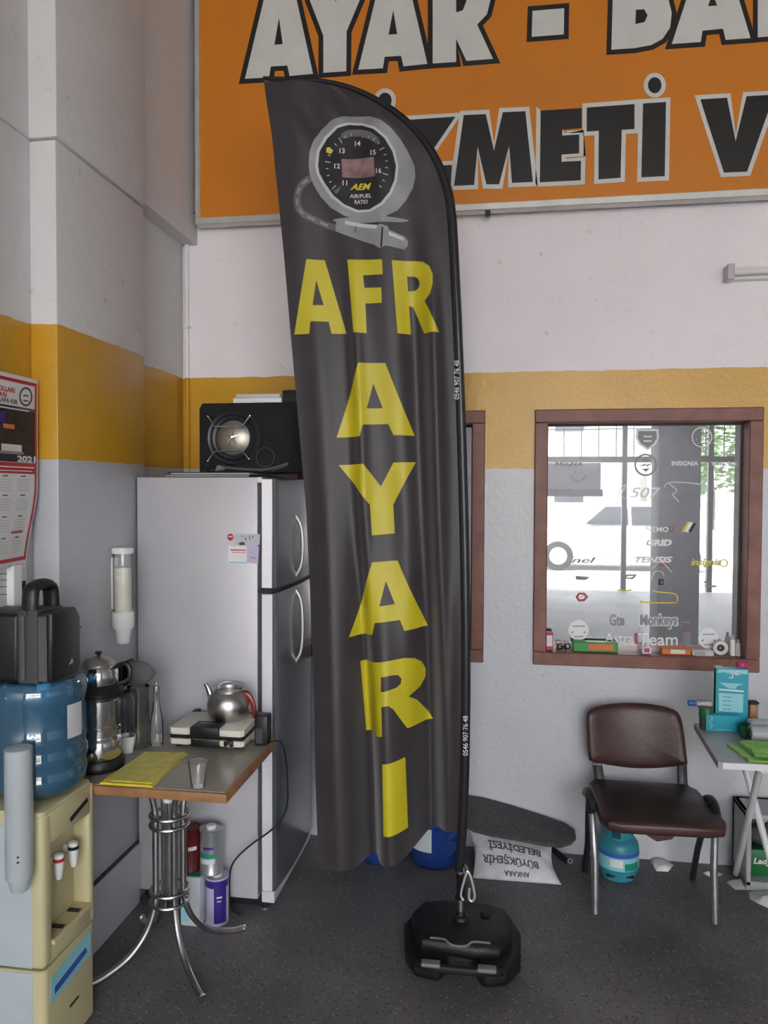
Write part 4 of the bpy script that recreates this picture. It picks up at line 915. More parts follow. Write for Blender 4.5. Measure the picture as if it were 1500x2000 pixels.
# yellow cloth
def on_top(x, y, z=TZ): return P(x, y, 2, z)
yc = thing('yellow_cloth', 'folded yellow cleaning cloth on the wooden-edged table', 'cloth', on_top(275, 1508))
Q = [on_top(190, 1536), on_top(295, 1541), on_top(366, 1474), on_top(284, 1473)]
for k in (0, 1): Q[k].y = max(Q[k].y, TY0+0.008)
def quad(u, v): return Q[0]*(1-u)*(1-v)+Q[1]*u*(1-v)+Q[2]*u*v+Q[3]*(1-u)*v
def clothslab(m, parent, z0, th, inset=0.0, name='cloth_layer', seed=0):
    b = BM(); n_ = 18; top, bot = [], []
    for j in range(n_+1):
        rt_, rb = [], []
        for i in range(n_+1):
            u, v = inset+(1-2*inset)*i/n_, inset+(1-2*inset)*j/n_
            p = quad(u, v)+0.004*Vector((noise.noise(Vector((u*5, v*5, seed))), 0 if j == 0 else noise.noise(Vector((u*5, v*5, seed+3))), 0))
            h = th*(0.7+0.6*noise.noise(Vector((u*4, v*4, seed+7))))
            rt_.append(b.verts.new((p.x, p.y, TZ+z0+max(0.002, h)))); rb.append(b.verts.new((p.x, p.y, TZ+z0)))
        top.append(rt_); bot.append(rb)
    for a, c_ in zip(top, top[1:]):
        for i in range(n_): b.faces.new((a[i], a[i+1], c_[i+1], c_[i]))
    for a, c_ in zip(bot, bot[1:]):
        for i in range(n_): b.faces.new((a[i], c_[i], c_[i+1], a[i+1]))
    for i in range(n_):
        b.faces.new((top[0][i+1], top[0][i], bot[0][i], bot[0][i+1])); b.faces.new((top[n_][i], top[n_][i+1], bot[n_][i+1], bot[n_][i]))
        b.faces.new((top[i][0], top[i+1][0], bot[i+1][0], bot[i][0])); b.faces.new((top[i+1][n_], top[i][n_], bot[i][n_], bot[i+1][n_]))
    return obj(name, b, m, parent, sharp=60)
clothslab(M['yellow_cloth'], yc, 0.0005, 0.006); clothslab(M['yellow_cloth'], yc, 0.008, 0.006, 0.03, seed=5)
b = BM(); tube(b, smooth_path([Vector((quad(k/8, 0.0).x, quad(k/8, 0).y+0.002, TZ+0.0035+0.002*(k % 2))) for k in range(9)], 3), 0.003, 6); obj('hem', b, M['yellow_hem'], yc)
# clear plastic cup
c_ = on_top(387, 1536)
t = thing('clear_cup', 'clear plastic cup at the front of the wooden-edged table', 'cup', c_); b = BM(); lathe(b, [(0.0, 0.001), (0.022, 0.001), (0.0225, 0.004), (0.032, 0.078), (0.0335, 0.080), (0.032, 0.081)], c_, 26, close=False); obj('cup_wall', b, M['clear_plastic'], t)
b = BM(); torus(b, c_+Vector((0, 0, 0.080)), 0.0325, 0.0014, 'Z', 26, 6); obj('rim', b, M['clear_plastic'], t)
# white paper cup with spoon handles
c_ = on_top(249, 1470)
t = thing('paper_cup', 'small white crumpled paper cup beside the tea urn', 'cup', c_); b = BM(); tt = bmesh.new()
lathe(tt, [(0.0, 0.001), (0.019, 0.001), (0.02, 0.002), (0.023, 0.02), (0.026, 0.040), (0.030, 0.062), (0.0312, 0.064), (0.0295, 0.063), (0.022, 0.02), (0.0, 0.012)], (0, 0, 0), 26, close=False)
for v in tt.verts:
    k = 1+0.10*noise.noise(v.co*40)*(v.co.z/0.06); v.co.x *= k; v.co.y *= k
merge(b, tt, Matrix.Translation(c_)); obj('cup_wall', b, M['white_plastic'], t)
# tea urn (double kettle)
c_ = on_top(194, 1497); D = (c_-CAM).dot(fw); s = D/F_PX
ur = thing('tea_urn', 'chrome electric tea urn with a teapot on top and black base', 'tea urn', c_)
def zpx(y): return (1505-y)*s*0.99
def pr(name, prof, m, par=ur, seg=36):
    b = BM(); lathe(b, [(r*s, zpx(y)) for r, y in prof], c_, seg, close=True); return obj(name, b, M[m], par)
pr('base', [(46, 1505), (48, 1502), (48, 1492), (44, 1484), (38, 1482)], 'black_plastic')
pr('lower_body', [(38, 1484), (42, 1482), (43, 1478), (43, 1450), (41, 1444), (38, 1441)], 'chrome')
pr('body_band', [(38, 1441), (41, 1438), (41, 1424), (38, 1420)], 'chrome')
pr('body', [(38, 1420), (42, 1418), (43, 1414), (43, 1368), (40, 1364)], 'chrome')
pr('collar', [(40, 1366), (46, 1362), (47, 1352), (42, 1344), (34, 1338)], 'black_plastic')
tp = pr('teapot', [(30, 1340), (36, 1338), (38, 1330), (37, 1315), (33, 1304), (30, 1301)], 'chrome')
pr('lid', [(31, 1302), (31, 1300), (26, 1293), (14, 1288), (6, 1286)], 'steel', tp)
pr('lid_knob', [(3, 1287), (3, 1283), (6, 1281), (7, 1278), (5, 1276), (0, 1276)], 'black_plastic', tp, 16)
uq = lambda x, y, dy=0.0: Vector((c_.x+(x-194)*s, c_.y+dy, c_.z+zpx(y)))
b = BM(); tube(b, smooth_path([uq(228, 1306, 0.01), uq(246, 1300, 0.012), uq(256, 1312, 0.012), uq(252, 1332, 0.012), uq(234, 1340, 0.01)], 5), 0.008, 8); obj('teapot_handle', b, M['black_plastic'], tp)
b = BM(); prism(b, [(232, 1362), (258, 1358), (266, 1372), (266, 1424), (258, 1433), (236, 1433)], lambda u, v, w: uq(u, v, 0.012+w), 0.018, 0.004, 2); obj('body_handle', b, M['black_plastic'], ur)
b = BM(); tube(b, [uq(200, 1470, -0.07), uq(200, 1470, -0.085)], 0.008, 10); obj('switch', b, M['dull_steel'], ur)
# smoky jug behind the urn
c_ = Vector((P(270, 1400, 1, 2.66).x, 2.66, TZ)); zj = lambda y: P(272, y, 1, 2.66).z
jg = thing('water_jug', 'smoky plastic jug with grey spouted lid behind the tea urn', 'jug', c_)
b = BM(); lathe(b, [(0.0, 0.002), (0.040, 0.002), (0.042, 0.006), (0.041, 0.12), (0.040, zj(1340)-TZ)], c_, 28, close=False); obj('jug_body', b, M['smoke_plastic'], jg)
b = BM()
def jl(x, y, dy): return P(x, y, 1, 2.66+dy)
tt = bmesh.new(); ra = [tt.verts.new(jl(248, 1292, dy)) for dy in (-0.045, 0.045)]+[tt.verts.new(jl(252, 1338, dy)) for dy in (0.045, -0.045)]
rb = [tt.verts.new(jl(283, 1291, dy)) for dy in (-0.035, 0.035)]+[tt.verts.new(jl(283, 1336, dy)) for dy in (0.035, -0.035)]
rc = [tt.verts.new(jl(305, 1309, dy)) for dy in (-0.010, 0.010)]+[tt.verts.new(jl(304, 1319, dy)) for dy in (0.010, -0.010)]
for a, d_ in ((ra, rb), (rb, rc)):
    for i in range(4): tt.faces.new((a[i], a[(i+1) % 4], d_[(i+1) % 4], d_[i]))
tt.faces.new(ra[::-1]); tt.faces.new(rc); bmesh.ops.recalc_face_normals(tt, faces=tt.faces); bmesh.ops.bevel(tt, geom=tt.edges[:], offset=0.006, segments=2, affect='EDGES'); merge(b, tt)
obj('spout_lid', b, M['jug_grey'], jg)
b = BM(); box(b, jl(243, 1300, 0).x, jl(250, 1300, 0).x, 2.61, 2.71, jl(245, 1338, 0).z, jl(245, 1291, 0).z, 0.003, 1); obj('lid_rim', b, M['black_plastic'], jg)
b = BM(); tube(b, smooth_path([jl(250, 1350, -0.03), jl(238, 1360, -0.03), jl(236, 1400, -0.03), jl(240, 1435, -0.03), jl(252, 1440, -0.03)], 5), 0.009, 8); obj('handle', b, M['black_plastic'], jg)
# slim glass bottle
c_ = on_top(306, 1455); zb_ = lambda y: P(306, y, 1, c_.y).z-TZ
t = thing('oil_cruet', 'slim clear glass cruet standing between urn and grill', 'bottle', c_)
b = BM(); lathe(b, [(0, 0.002), (0.023, 0.002), (0.025, 0.006), (0.025, zb_(1410)), (0.017, zb_(1388)), (0.011, zb_(1365)), (0.010, zb_(1350)), (0.013, zb_(1347)), (0.013, zb_(1343))], c_, 24, close=False); obj('glass', b, M['clear_plastic'], t)
b = BM(); lathe(b, [(0.009, zb_(1352)), (0.011, zb_(1344)), (0.010, zb_(1340)), (0.004, zb_(1338)), (0.003, zb_(1332))], c_, 16); obj('stopper', b, M['dull_steel'], t)
b = BM(); tube(b, [c_+Vector((0.002, -0.012, zb_(1440))), c_+Vector((0.004, -0.008, zb_(1350)))], 0.002, 6); obj('pouring_straw', b, M['chrome'], t)

# contact grill
gq = on_top(402, 1464); gx0, gx1 = on_top(326, 1462).x, on_top(481, 1462).x; gy0 = on_top(402, 1464).y; gy1 = gy0+0.215
gz = TZ+0.012
gr = thing('contact_grill', 'cream and black electric sandwich grill on the table', 'grill', ((gx0+gx1)/2, (gy0+gy1)/2, TZ))
hh = P(402, 1424, 1, gy0).z-gz
def half(z0, z1, nm):
    b = BM(); pts = [(gx0, gy0+0.012), (gx0+0.012, gy0), (gx0+0.075, gy0), (gx0+0.092, gy0+0.02), (gx1-0.105, gy0+0.02), (gx1-0.088, gy0), (gx1-0.012, gy0), (gx1, gy0+0.012), (gx1-0.005, gy1), (gx0+0.005, gy1)]
    prism(b, pts, lambda u, v, w: Vector((u, v, z0+w)), z1-z0, 0.006, 2); return obj(nm, b, M['toaster_cream'], gr)
half(gz, gz+hh*0.36, 'lower_shell'); up_s = half(gz+hh*0.58, gz+hh, 'upper_shell')
b = BM(); box(b, gx0+0.004, gx1-0.004, gy0+0.008, gy1-0.002, gz+hh*0.36, gz+hh*0.58); obj('grill_plates', b, M['black_plastic'], gr)
b = BM(); box(b, gx0+0.085, gx1-0.095, gy0-0.004, gy0+0.08, gz+hh*0.56, gz+hh+0.006, 0.004, 2); hp = obj('handle_panel', b, M['black_plastic'], gr)
b = BM(); box(b, gx0+0.085, gx1-0.095, gy0+0.002, gy0+0.03, gz-0.006, gz+hh*0.40, 0.004, 2); obj('lower_handle', b, M['black_plastic'], gr)
b = BM(); box(b, (gx0+gx1)/2-0.036, (gx0+gx1)/2+0.026, gy0+0.045, gy0+0.055, gz+hh+0.0055, gz+hh+0.0068); obj('maker_strip', b, M['dull_steel'], hp)
b = BM(); tube(b, [(gx0+0.10, gy0-0.006, gz+hh*0.42), (gx1-0.06, gy0-0.006, gz+hh*0.42), (gx1-0.06, gy0-0.006, gz+hh*0.18)], 0.0022, 6); lathe(b, [(0.006, -0.003), (0.006, 0.003)], (0, 0, 0), 12, Matrix.Translation((gx1-0.052, gy0-0.010, gz+hh*0.16)) @ Matrix.Rotation(PI/2, 4, 'X')); obj('wire_latch', b, M['chrome'], gr)
b = BM(); box(b, gx1-0.072, gx1-0.036, gy0-0.010, gy0+0.002, gz+hh*0.08, gz+hh*0.42, 0.004, 2); obj('latch_knob', b, M['black_plastic'], gr)
for x in (gx0+0.005, gx1-0.03):
    b = BM(); box(b, x, x+0.025, gy1-0.012, gy1+0.03, gz, gz+hh*1.05, 0.006, 2); obj('hinge_arm', b, M['black_plastic'], gr)
for x in (gx0+0.03, gx1-0.03):
    for y in (gy0+0.03, gy1-0.03):
        b = BM(); lathe(b, [(0.01, 0), (0.012, gz-TZ+0.002)], (x, y, TZ), 10); obj('foot', b, M['black_plastic'], gr)
# steel kettle on the grill
kz = gz+hh; kc = Vector((P(447, 1395, 1, gy0+0.143).x, gy0+0.143, kz+0.0005)); ks = (kc-CAM).dot(fw)/F_PX
kt = thing('steel_teapot', 'round steel teapot with dark red handle on the grill', 'teapot', kc)
kp = lambda x, y, dy=0.0: P(x, y, 1, kc.y+dy)
zk = lambda y: max(0.0008, kp(447, y).z-kz)
b = BM(); lathe(b, [(0.0, 0.0008), (32*ks, 0.001), (37*ks, zk(1398)), (41*ks, zk(1386)), (42*ks, zk(1374)), (40*ks, zk(1362)), (34*ks, zk(1353)), (30*ks, zk(1349)), (30*ks, zk(1345)), (28.5*ks, zk(1345)), (28*ks, zk(1350)), (0, zk(1352))], kc, 40, close=False); obj('pot_body', b, M['steel'], kt)
b = BM(); tube(b, smooth_path([kp(416, 1368), kp(411, 1355), kp(406, 1342), kp(401, 1334)], 5), [0.016-0.0006*k for k in range(16)], 12); obj('spout', b, M['steel'], kt)
b = BM(); tube(b, smooth_path([kp(426, 1345, 0.02), kp(434, 1334, 0.025), kp(455, 1331, 0.03), kp(474, 1334, 0.025), kp(483, 1346, 0.02)], 5), 0.003, 6); obj('hinged_lid_rim', b, M['steel'], kt)
b = BM(); tube(b, smooth_path([kp(470, 1356), kp(482, 1356), kp(492, 1370), kp(497, 1388), kp(496, 1402)], 5), [0.015-0.0004*k for k in range(21)], 10, flat=0.8); obj('handle', b, M['red_bakelite'], kt)
# dark adapter block at the back corner
c_ = Vector((P(515, 1440, 1, TY1-0.05).x, TY1-0.05, TZ)); t = thing('power_adapter', 'black adapter block at the back corner of the table', 'adapter', c_)
b = BM(); box(b, c_.x-0.028, c_.x+0.024, c_.y-0.03, c_.y+0.03, TZ, P(515, 1394, 1, c_.y).z, 0.008, 2); obj('block', b, M['black_plastic'], t)
b = BM(); box(b, c_.x-0.022, c_.x+0.006, c_.y-0.035, c_.y-0.028, TZ+0.01, TZ+0.07, 0.003, 1); obj('plug_face', b, M['dark_gasket'], t)
# cord hanging from the table to the floor
cd_px = [(520, 1446, 2.765), (545, 1448, 2.80), (556, 1470, 2.84), (561, 1520, 2.86), (561, 1570, 2.87), (550, 1600, 2.87), (525, 1625, 2.87), (490, 1650, 2.87), (462, 1676, 2.87), (450, 1700, 2.87), (448, 1740, 2.875), (452, 1775, 2.88)]
pts = [P(x, y, 1, yy) for x, y, yy in cd_px]; pts[0].z = TZ+0.004; pts[1].z = TZ+0.004; pts.append(Vector((pts[-1].x+0.03, 2.90, 0.004)))
pts[-2].z = max(pts[-2].z, 0.02); b = BM(); tube(b, smooth_path(pts, 6), 0.0035, 8)
o = obj('power_cord', b, M['black_plastic'], origin=tuple(pts[-1])); o.name = 'extension_cord'; tag(o, 'black power cord looping from the table to the floor', 'cord')

# ================================================================== paint and oil cans under the table
def can(name, label, px, py_floor, wpx, zbot, h, mbody, yy=None, cap=True):
    c_ = P(px, py_floor, 2, 0) if yy is None else Vector((P(px, 1700, 1, yy).x, yy, 0))
    c_.z = zbot; r = wpx/2*(c_-CAM).dot(fw)/F_PX
    t = thing(name, label, 'can', c_)
    b = BM(); lathe(b, [(r*0.96, 0), (r, 0.003), (r, 0.006), (r*0.97, 0.009), (r*0.97, h-0.009), (r, h-0.006), (r, h-0.003), (r*0.94, h), (r*0.92, h-0.004), (0, h-0.004)], c_, 30); obj('can_body', b, M[mbody], t)
    if cap:
        b = BM(); lathe(b, [(r*0.40, h-0.004), (r*0.42, h+0.008), (r*0.36, h+0.012), (0, h+0.012)], c_, 18); obj('cap', b, M['white_plastic'], t)
    return t, c_, r
def arc_label(t, c_, r, a0, a1, z0, z1, m, lay=1):
    b = BM(); n_ = 12; pr_ = []
    for k in range(n_+1):
        a = math.radians(a0+(a1-a0)*k/n_); pr_.append((c_.x+math.cos(a)*(r+0.0006*lay), c_.y+math.sin(a)*(r+0.0006*lay)))
    vv = [(b.verts.new((x, y, c_.z+z0)), b.verts.new((x, y, c_.z+z1))) for x, y in pr_]
    for p0, p1 in zip(vv, vv[1:]): b.faces.new((p0[0], p1[0], p1[1], p0[1]))
    obj('label_print', b, M[m], t)
CY = 2.845
t, c_, r = can('paint_can', 'purple and lilac paint can on the floor beside the fridge', 424, 0, 46, 0, 0.185, 'lilac_label', CY)
arc_label(t, c_, r*0.97, -85, -20, 0.012, 0.155, 'purple_ink'); arc_label(t, c_, r*0.97, 180, 360, 0.150, 0.178, 'purple_ink', 2)
arc_label(t, c_, r*0.97, -72, -45, 0.112, 0.118, 'paper', 3); arc_label(t, c_, r*0.97, -70, -50, 0.098, 0.102, 'paper', 3)
c2 = c_
t, c_, r = can('thinner_can', 'silver can with green label stacked on the purple can', 413, 0, 46, 0.198, 0.175, 'can_silver', CY-0.004)
arc_label(t, c_, r*0.97, -135, -50, 0.070, 0.088, 'green_label'); arc_label(t, c_, r*0.97, -135, -50, 0.048, 0.068, 'can_white'); arc_label(t, c_, r*0.97, -110, -60, 0.105, 0.114, 'purple_ink')
x0, x1 = P(352, 1780, 1, 2.79).x, P(391, 1780, 1, 2.79).x
t = thing('oil_tin', 'white rectangular oil tin on the floor beneath the red can', 'tin', ((x0+x1)/2, CY, 0)); b = BM(); box(b, x0, x1, 2.79, 2.885, 0, 0.195, 0.006, 2); obj('tin_body', b, M['can_white'], t)
b = BM(); box(b, x0+0.002, x1-0.002, 2.792, 2.883, 0.195, 0.200, 0.002, 1); obj('tin_lid', b, M['teal_card'], t)
b = BM(); box(b, x0+0.005, x0+0.035, 2.7885, 2.7905, 0.02, 0.17); obj('label_print', b, M['cyan_print'], t)
t, c_, r = can('red_can', 'dark red can stacked on the white rectangular tin', 372, 0, 40, 0.200, 0.172, 'red_can', CY-0.005, cap=False)
arc_label(t, c_, r*0.97, -80, -30, 0.09, 0.105, 'paper')

# ================================================================== water dispenser, bottle and tool case
dx0, dx1, dy0, dy1, dz = -1.558, -1.295, 2.005, 2.285, 0.755
wd = thing('water_dispenser', 'cream water dispenser with two taps against the left wall', 'water dispenser', ((dx0+dx1)/2, (dy0+dy1)/2, 0))
def plan(ins=0.0): return [(x+(dx0+dx1)/2, y+(dy0+dy1)/2) for x, y in rrect(dx1-dx0-2*ins, dy1-dy0-2*ins, 0.022)]
b = BM(); prism(b, plan(), lambda u, v, w: Vector((u, v, w)), 0.30, 0.004, 1); obj('lower_body', b, M['cream_plastic'], wd)
# upper body with the tap niche cut into the front (+x) face
b = BM(); ny0, ny1, nz0, nz1, nd = dy0+0.05, dy1-0.03, 0.37, 0.66, 0.055
box(b, dx0, dx1-nd, dy0, dy1, 0.304, dz, 0.012, 3); box(b, dx1-nd-0.02, dx1, dy0, ny0, 0.304, dz, 0.016, 3); box(b, dx1-nd-0.02, dx1, ny1, dy1, 0.304, dz, 0.010, 3)
box(b, dx1-nd-0.02, dx1-0.001, ny0-0.02, ny1+0.015, nz1, dz-0.001, 0.006, 2); box(b, dx1-nd-0.02, dx1-0.001, ny0-0.02, ny1+0.015, 0.305, nz0, 0.006, 2); obj('upper_body', b, M['cream_plastic'], wd)
b = BM(); box(b, dx0+0.004, dx1-0.036, dy0-0.002, dy0+0.002, 0.31, dz-0.03, 0.0015, 1); obj('side_panel', b, M['panel_white'], wd)
b = BM(); box(b, dx0+0.004, dx1-0.036, dy0-0.002, dy0+0.002, 0.01, 0.295, 0.0015, 1); obj('side_panel', b, M['panel_white'], wd)
b = BM(); prism(b, plan(0.004), lambda u, v, w: Vector((u, v, dz-0.008+w)), 0.018, 0.005, 2); obj('top_cover', b, M['cream_plastic'], wd)
b = BM(); box(b, dx1-nd-0.001, dx1-nd+0.004, ny0+0.02, ny1-0.02, 0.50, 0.64, 0.004, 1); obj('tap_plate', b, M['cream_plastic'], wd)
for y, m, nm in ((ny0+0.06, 'red_ink', 'tap'), (ny1-0.06, 'black_plastic', 'tap')):
    b = BM(); lathe(b, [(0.008, -0.05), (0.010, -0.045), (0.014, -0.02), (0.016, 0.01), (0.014, 0.025), (0.010, 0.028)], (dx1-nd+0.035, y, 0.57), 14); tube(b, [(dx1-nd, y, 0.575), (dx1-nd+0.03, y, 0.575)], 0.010, 10); tp_ = obj(nm, b, M['white_plastic'], wd)
    b = BM(); lathe(b, [(0.0165, 0.0), (0.0170, 0.003), (0.0165, 0.010)], (dx1-nd+0.035, y, 0.575), 14); obj('colour_ring', b, M[m], tp_)
b = BM(); box(b, dx1-nd-0.01, dx1+0.008, ny0-0.01, ny1+0.01, nz0-0.012, nz0+0.004, 0.004, 1); dt = obj('drip_tray', b, M['cream_plastic'], wd)
for k in range(2):
    b = BM(); y = ny0+0.05+k*0.09; box(b, dx1-nd+0.01, dx1-0.005, y, y+0.02, nz0+0.003, nz0+0.0055); obj('drain_slot', b, M['black_plastic'], dt)
b = BM(); tt = bmesh.new(); bmesh.ops.create_cube(tt, size=1); merge(b, tt, Matrix.Translation((dx1+0.0005, dy1-0.09, 0.70)) @ Matrix.Rotation(0.25, 4, 'X') @ Matrix.Diagonal((0.002, 0.10, 0.014, 1))); obj('brand_badge', b, M['black_vinyl'], wd)
b = BM(); prism(b, [(dy0+0.03, 0.185), (dy1-0.03, 0.205), (dy1-0.03, 0.285), (dy0+0.03, 0.265)], lambda u, v, w: Vector((dx1+w, u, v)), 0.001); st_ = obj('sticker', b, M['cyan_print'], wd)
b = BM(); prism(b, [(dy0+0.05, 0.205), (dy1-0.05, 0.225), (dy1-0.06, 0.245), (dy0+0.05, 0.228)], lambda u, v, w: Vector((dx1+0.001+w, u, v)), 0.0005); obj('sticker_print', b, M['blue_ink'], st_)
b = BM(); box(b, dx1, dx1+0.001, dy0+0.13, dy0+0.18, 0.11, 0.118); obj('lock_slot', b, M['black_vinyl'], wd)
# brand sticker on the camera-facing side
b = BM(); box(b, -1.54, -1.475, dy0-0.003, dy0-0.001, 0.52, 0.73); st_ = obj('side_sticker', b, M['white_plastic'], wd)
b = BM(); text(b, 'de', lambda u, v: Vector((-1.492+u, dy0-0.004, 0.70+v)), w=0.022, h=0.018, bold=0.03); obj('sticker_print', b, M['blue_ink'], st_)
b = BM(); printed(b, [ellipse(-1.50, 0.655, 0.022, 0.018, 20)], lambda u, v: Vector((u, dy0-0.0036, v))); obj('sticker_print', b, M['cyan_card'], st_)
# cup tube fixed on the same side
c_ = Vector((P(37, 1600, 1, dy0-0.042).x, dy0-0.042, 0)); zt_ = lambda y: P(37, y, 1, c_.y).z; r = 0.0375
ct = thing('cup_tube', 'frosted cup tube hanging on the side of the water dispenser', 'cup holder', (c_.x, c_.y, zt_(1735)))
b = BM(); lathe(b, [(r*0.98, zt_(1712)), (r, zt_(1700)), (r, zt_(1464)), (r*1.02, zt_(1461)), (r*0.7, zt_(1459)), (0, zt_(1459))], c_, 28); obj('tube', b, M['frosted_plastic'], ct)
b = BM(); lathe(b, [(r*0.62, zt_(1738)), (r*0.66, zt_(1736)), (r*0.9, zt_(1710)), (r*0.9, zt_(1700))], c_, 24); obj('release_ring', b, M['frosted_plastic'], ct)
b = BM(); box(b, c_.x-0.02, c_.x+0.02, c_.y+0.03, dy0, zt_(1700), zt_(1540), 0.003, 1); obj('mount', b, M['grey_plastic'], ct)
for k in (0, 1): b = BM(); lathe(b, [(0.003, -0.002), (0.003, 0.002)], (0, 0, 0), 8, Matrix.Translation((c_.x+0.018, c_.y-r*0.87, zt_(1663+k*10))) @ Matrix.Rotation(PI/2, 4, 'X')); obj('rivet', b, M['black_plastic'], ct)
# 19 litre bottle, upside down
bc = Vector((-1.402, 2.155, dz+0.010)); zb2 = lambda y: max(0.0, P(70, y, 1, bc.y).z-bc.z)
bt = thing('water_bottle', 'large blue water bottle upside down on the dispenser', 'bottle', bc); R = 0.140
prof = [(0.03, 0.0), (0.06, 0.002), (0.105, 0.012), (0.130, 0.035)]
ztop = zb2(1318)
for f0, rr in ((0.14, 0.138), (0.20, 0.140), (0.24, 0.134), (0.28, 0.134), (0.32, 0.140), (0.38, 0.140), (0.42, 0.134), (0.46, 0.135), (0.50, 0.140), (0.56, 0.137), (0.60, 0.134), (0.78, 0.134), (0.82, 0.140), (0.92, 0.142), (0.97, 0.136), (1.0, 0.122)): prof.append((rr, ztop*f0))
prof += [(0.09, ztop*0.985), (0.0, ztop*0.965)]
b = BM(); lathe(b, prof, bc, 48, close=False); obj('bottle_wall', b, M['bottle_blue'], bt, sharp=70)
b = BM()
wl = [(0.0, 0.004), (0.10, 0.014), (0.126, 0.036), (0.131, 0.07), (0.129, ztop*0.55), (0.0, ztop*0.55)]
lathe(b, wl, bc, 40); obj('water', b, M['bottle_water'], bt)
b = BM()
for k in range(9):
    pass
n_ = 10; vv = []
for k in range(n_+1):
    a = math.radians(-24+24*k/n_); vv.append((b.verts.new(bc+Vector((0.1415*math.cos(a), 0.1415*math.sin(a), ztop*0.52))), b.verts.new(bc+Vector((0.1415*math.cos(a), 0.1415*math.sin(a), ztop*0.80)))))
for p0, p1 in zip(vv, vv[1:]): b.faces.new((p0[0], p1[0], p1[1], p0[1]))
obj('label_sheet', b, M['gauge_light'], bt)
# black tool case standing on the bottle
bz = bc.z+ztop
tcz = thing('tool_case', 'black plastic tool case with top handle standing on the bottle', 'case', (-1.40, 2.12, bz))
ya, yb2 = 2.045, 2.20; zb0 = bz; zt0 = P(130, 1182, 1, 2.17).z; zh = P(60, 1138, 1, 2.07).z
b = BM(); prism(b, [(ya+0.004, zb0), (yb2-0.01, zb0), (yb2, zb0+0.03), (yb2, zt0-0.03), (yb2-0.02, zt0-0.008), (ya, zt0-0.010), (ya-0.004, zb0+0.02)], lambda u, v, w: Vector((-1.535+w, u, v)), 0.140, 0.012, 3); obj('shell', b, M['black_plastic'], tcz)
b = BM(); prism(b, [(ya+0.004, zb0+0.004), (yb2-0.02, zb0+0.004), (yb2-0.002, zb0+0.03), (yb2-0.004, zt0-0.035), (yb2-0.026, zt0-0.004), (ya, zt0), (ya-0.006, zb0+0.02)], lambda u, v, w: Vector((-1.330+w, u, v)), 0.046, 0.010, 3); obj('shell', b, M['black_plastic'], tcz)
b = BM(); prism(b, [(ya-0.004, zb0+0.002), (yb2-0.02, zb0+0.002), (yb2-0.006, zt0-0.03), (yb2-0.03, zt0), (ya-0.004, zt0+0.004)], lambda u, v, w: Vector((-1.394+w, u, v)), 0.063, 0.004, 2); obj('seam_frame', b, M['dark_gasket'], tcz)
hy0, hy1 = ya+0.012, ya+0.118
b = BM(); tube(b, smooth_path([(-1.362, hy0, zt0-0.02), (-1.362, hy0, zt0+0.02), (-1.362, hy0+0.006, zh-0.022), (-1.362, hy0+0.026, zh-0.012), (-1.362, (hy0+hy1)/2, zh-0.008), (-1.362, hy1-0.026, zh-0.012), (-1.362, hy1-0.006, zh-0.026), (-1.362, hy1, zt0+0.015), (-1.362, hy1, zt0-0.02)], 5), 0.026, 12, flat=0.62); obj('handle', b, M['black_plastic'], tcz)
for xa_, xb_ in ((-1.382, -1.368), (-1.326, -1.298)):
    b = BM(); box(b, xa_, xb_, ya-0.012, ya-0.004, zb0+0.012, zt0-0.012, 0.003, 1); obj('rib', b, M['case_rib'], tcz)
b = BM(); prism(b, [(2.125, zb0+0.042), (2.150, zb0+0.044), (2.146, zb0+0.060)], lambda u, v, w: Vector((-1.2845+w, u, v)), 0.001); obj('logo_mark', b, M['grey_plastic'], tcz)

# ================================================================== calendar and papers on the left wall
KX = -1.535
def kal(x, y, lay=0.0):
    p = P(x, y, 0, KX); k = sm((1.72-p.z)/0.28)
    return Vector((KX+(lay+0.0022 if lay > 0 else 0)-0.022*k*sm((p.y-2.18)/0.18), p.y-0.03*k*sm((p.y-2.1)/0.2), p.z))
cal = thing('wall_calendar', 'red-bordered 2021 wall calendar hanging on the left wall', 'calendar', (LX, 2.2, 1.45))
tl = lambda x: 742+(x-72)*0.20; bl = lambda x: 1092-(x-72)*0.22+(x-72)*0.0
def calpoly(poly, m, lay, name='printed_panel', par=None):
    b = BM(); printed(b, [poly], lambda u, v: kal(u, v, lay), (12, 20)); o = obj(name, b, M[m], par or cal, sharp=70); return o
# (x is the pixel along the wall, heights follow the vanishing lines of that wall)
def cpx(x, f):
    """point at fraction f down the calendar at column x"""
    vt = 958+(742-958)*(980-x)/(980-72); vb = 958+(1100-958)*(980-x)/(980-72)
    return (x, vt+(vb-vt)*f)
def crect(x0, x1, f0, f1): return [cpx(x0, f0), cpx(x1, f0), cpx(x1, f1), cpx(x0, f1)]
o = calpoly(crect(-90, 73, 0.0, 1.0), 'paper', 0.0, 'sheet'); s_ = o.modifiers.new('thickness', 'SOLIDIFY'); s_.thickness = 0.002; s_.offset = -1
for a in ((-84, 70, 0.022, 0.040), (-84, -80, 0.04, 0.96), (66, 70, 0.04, 0.975), (-84, 70, 0.955, 0.975)): calpoly(crect(*a), 'red_ink', 0.0012)
calpoly(crect(-80, 66, 0.165, 0.455), 'photo_dark', 0.0016); calpoly(crect(-80, 66, 0.458, 0.515), 'red_ink', 0.0016)
calpoly(crect(0, 40, 0.365, 0.40), 'toaster_cream', 0.0022); calpoly(crect(-6, 44, 0.40, 0.415), 'decal_grey', 0.0022); calpoly(crect(-30, 8, 0.20, 0.255), 'purple_ink', 0.0020); calpoly(crect(4, 26, 0.262, 0.285), 'orange_card', 0.0022)
calpoly([cpx(x, f) for x, f in ((34, 0.17), (64, 0.168), (64, 0.182), (34, 0.184))], 'print_grey', 0.0022)
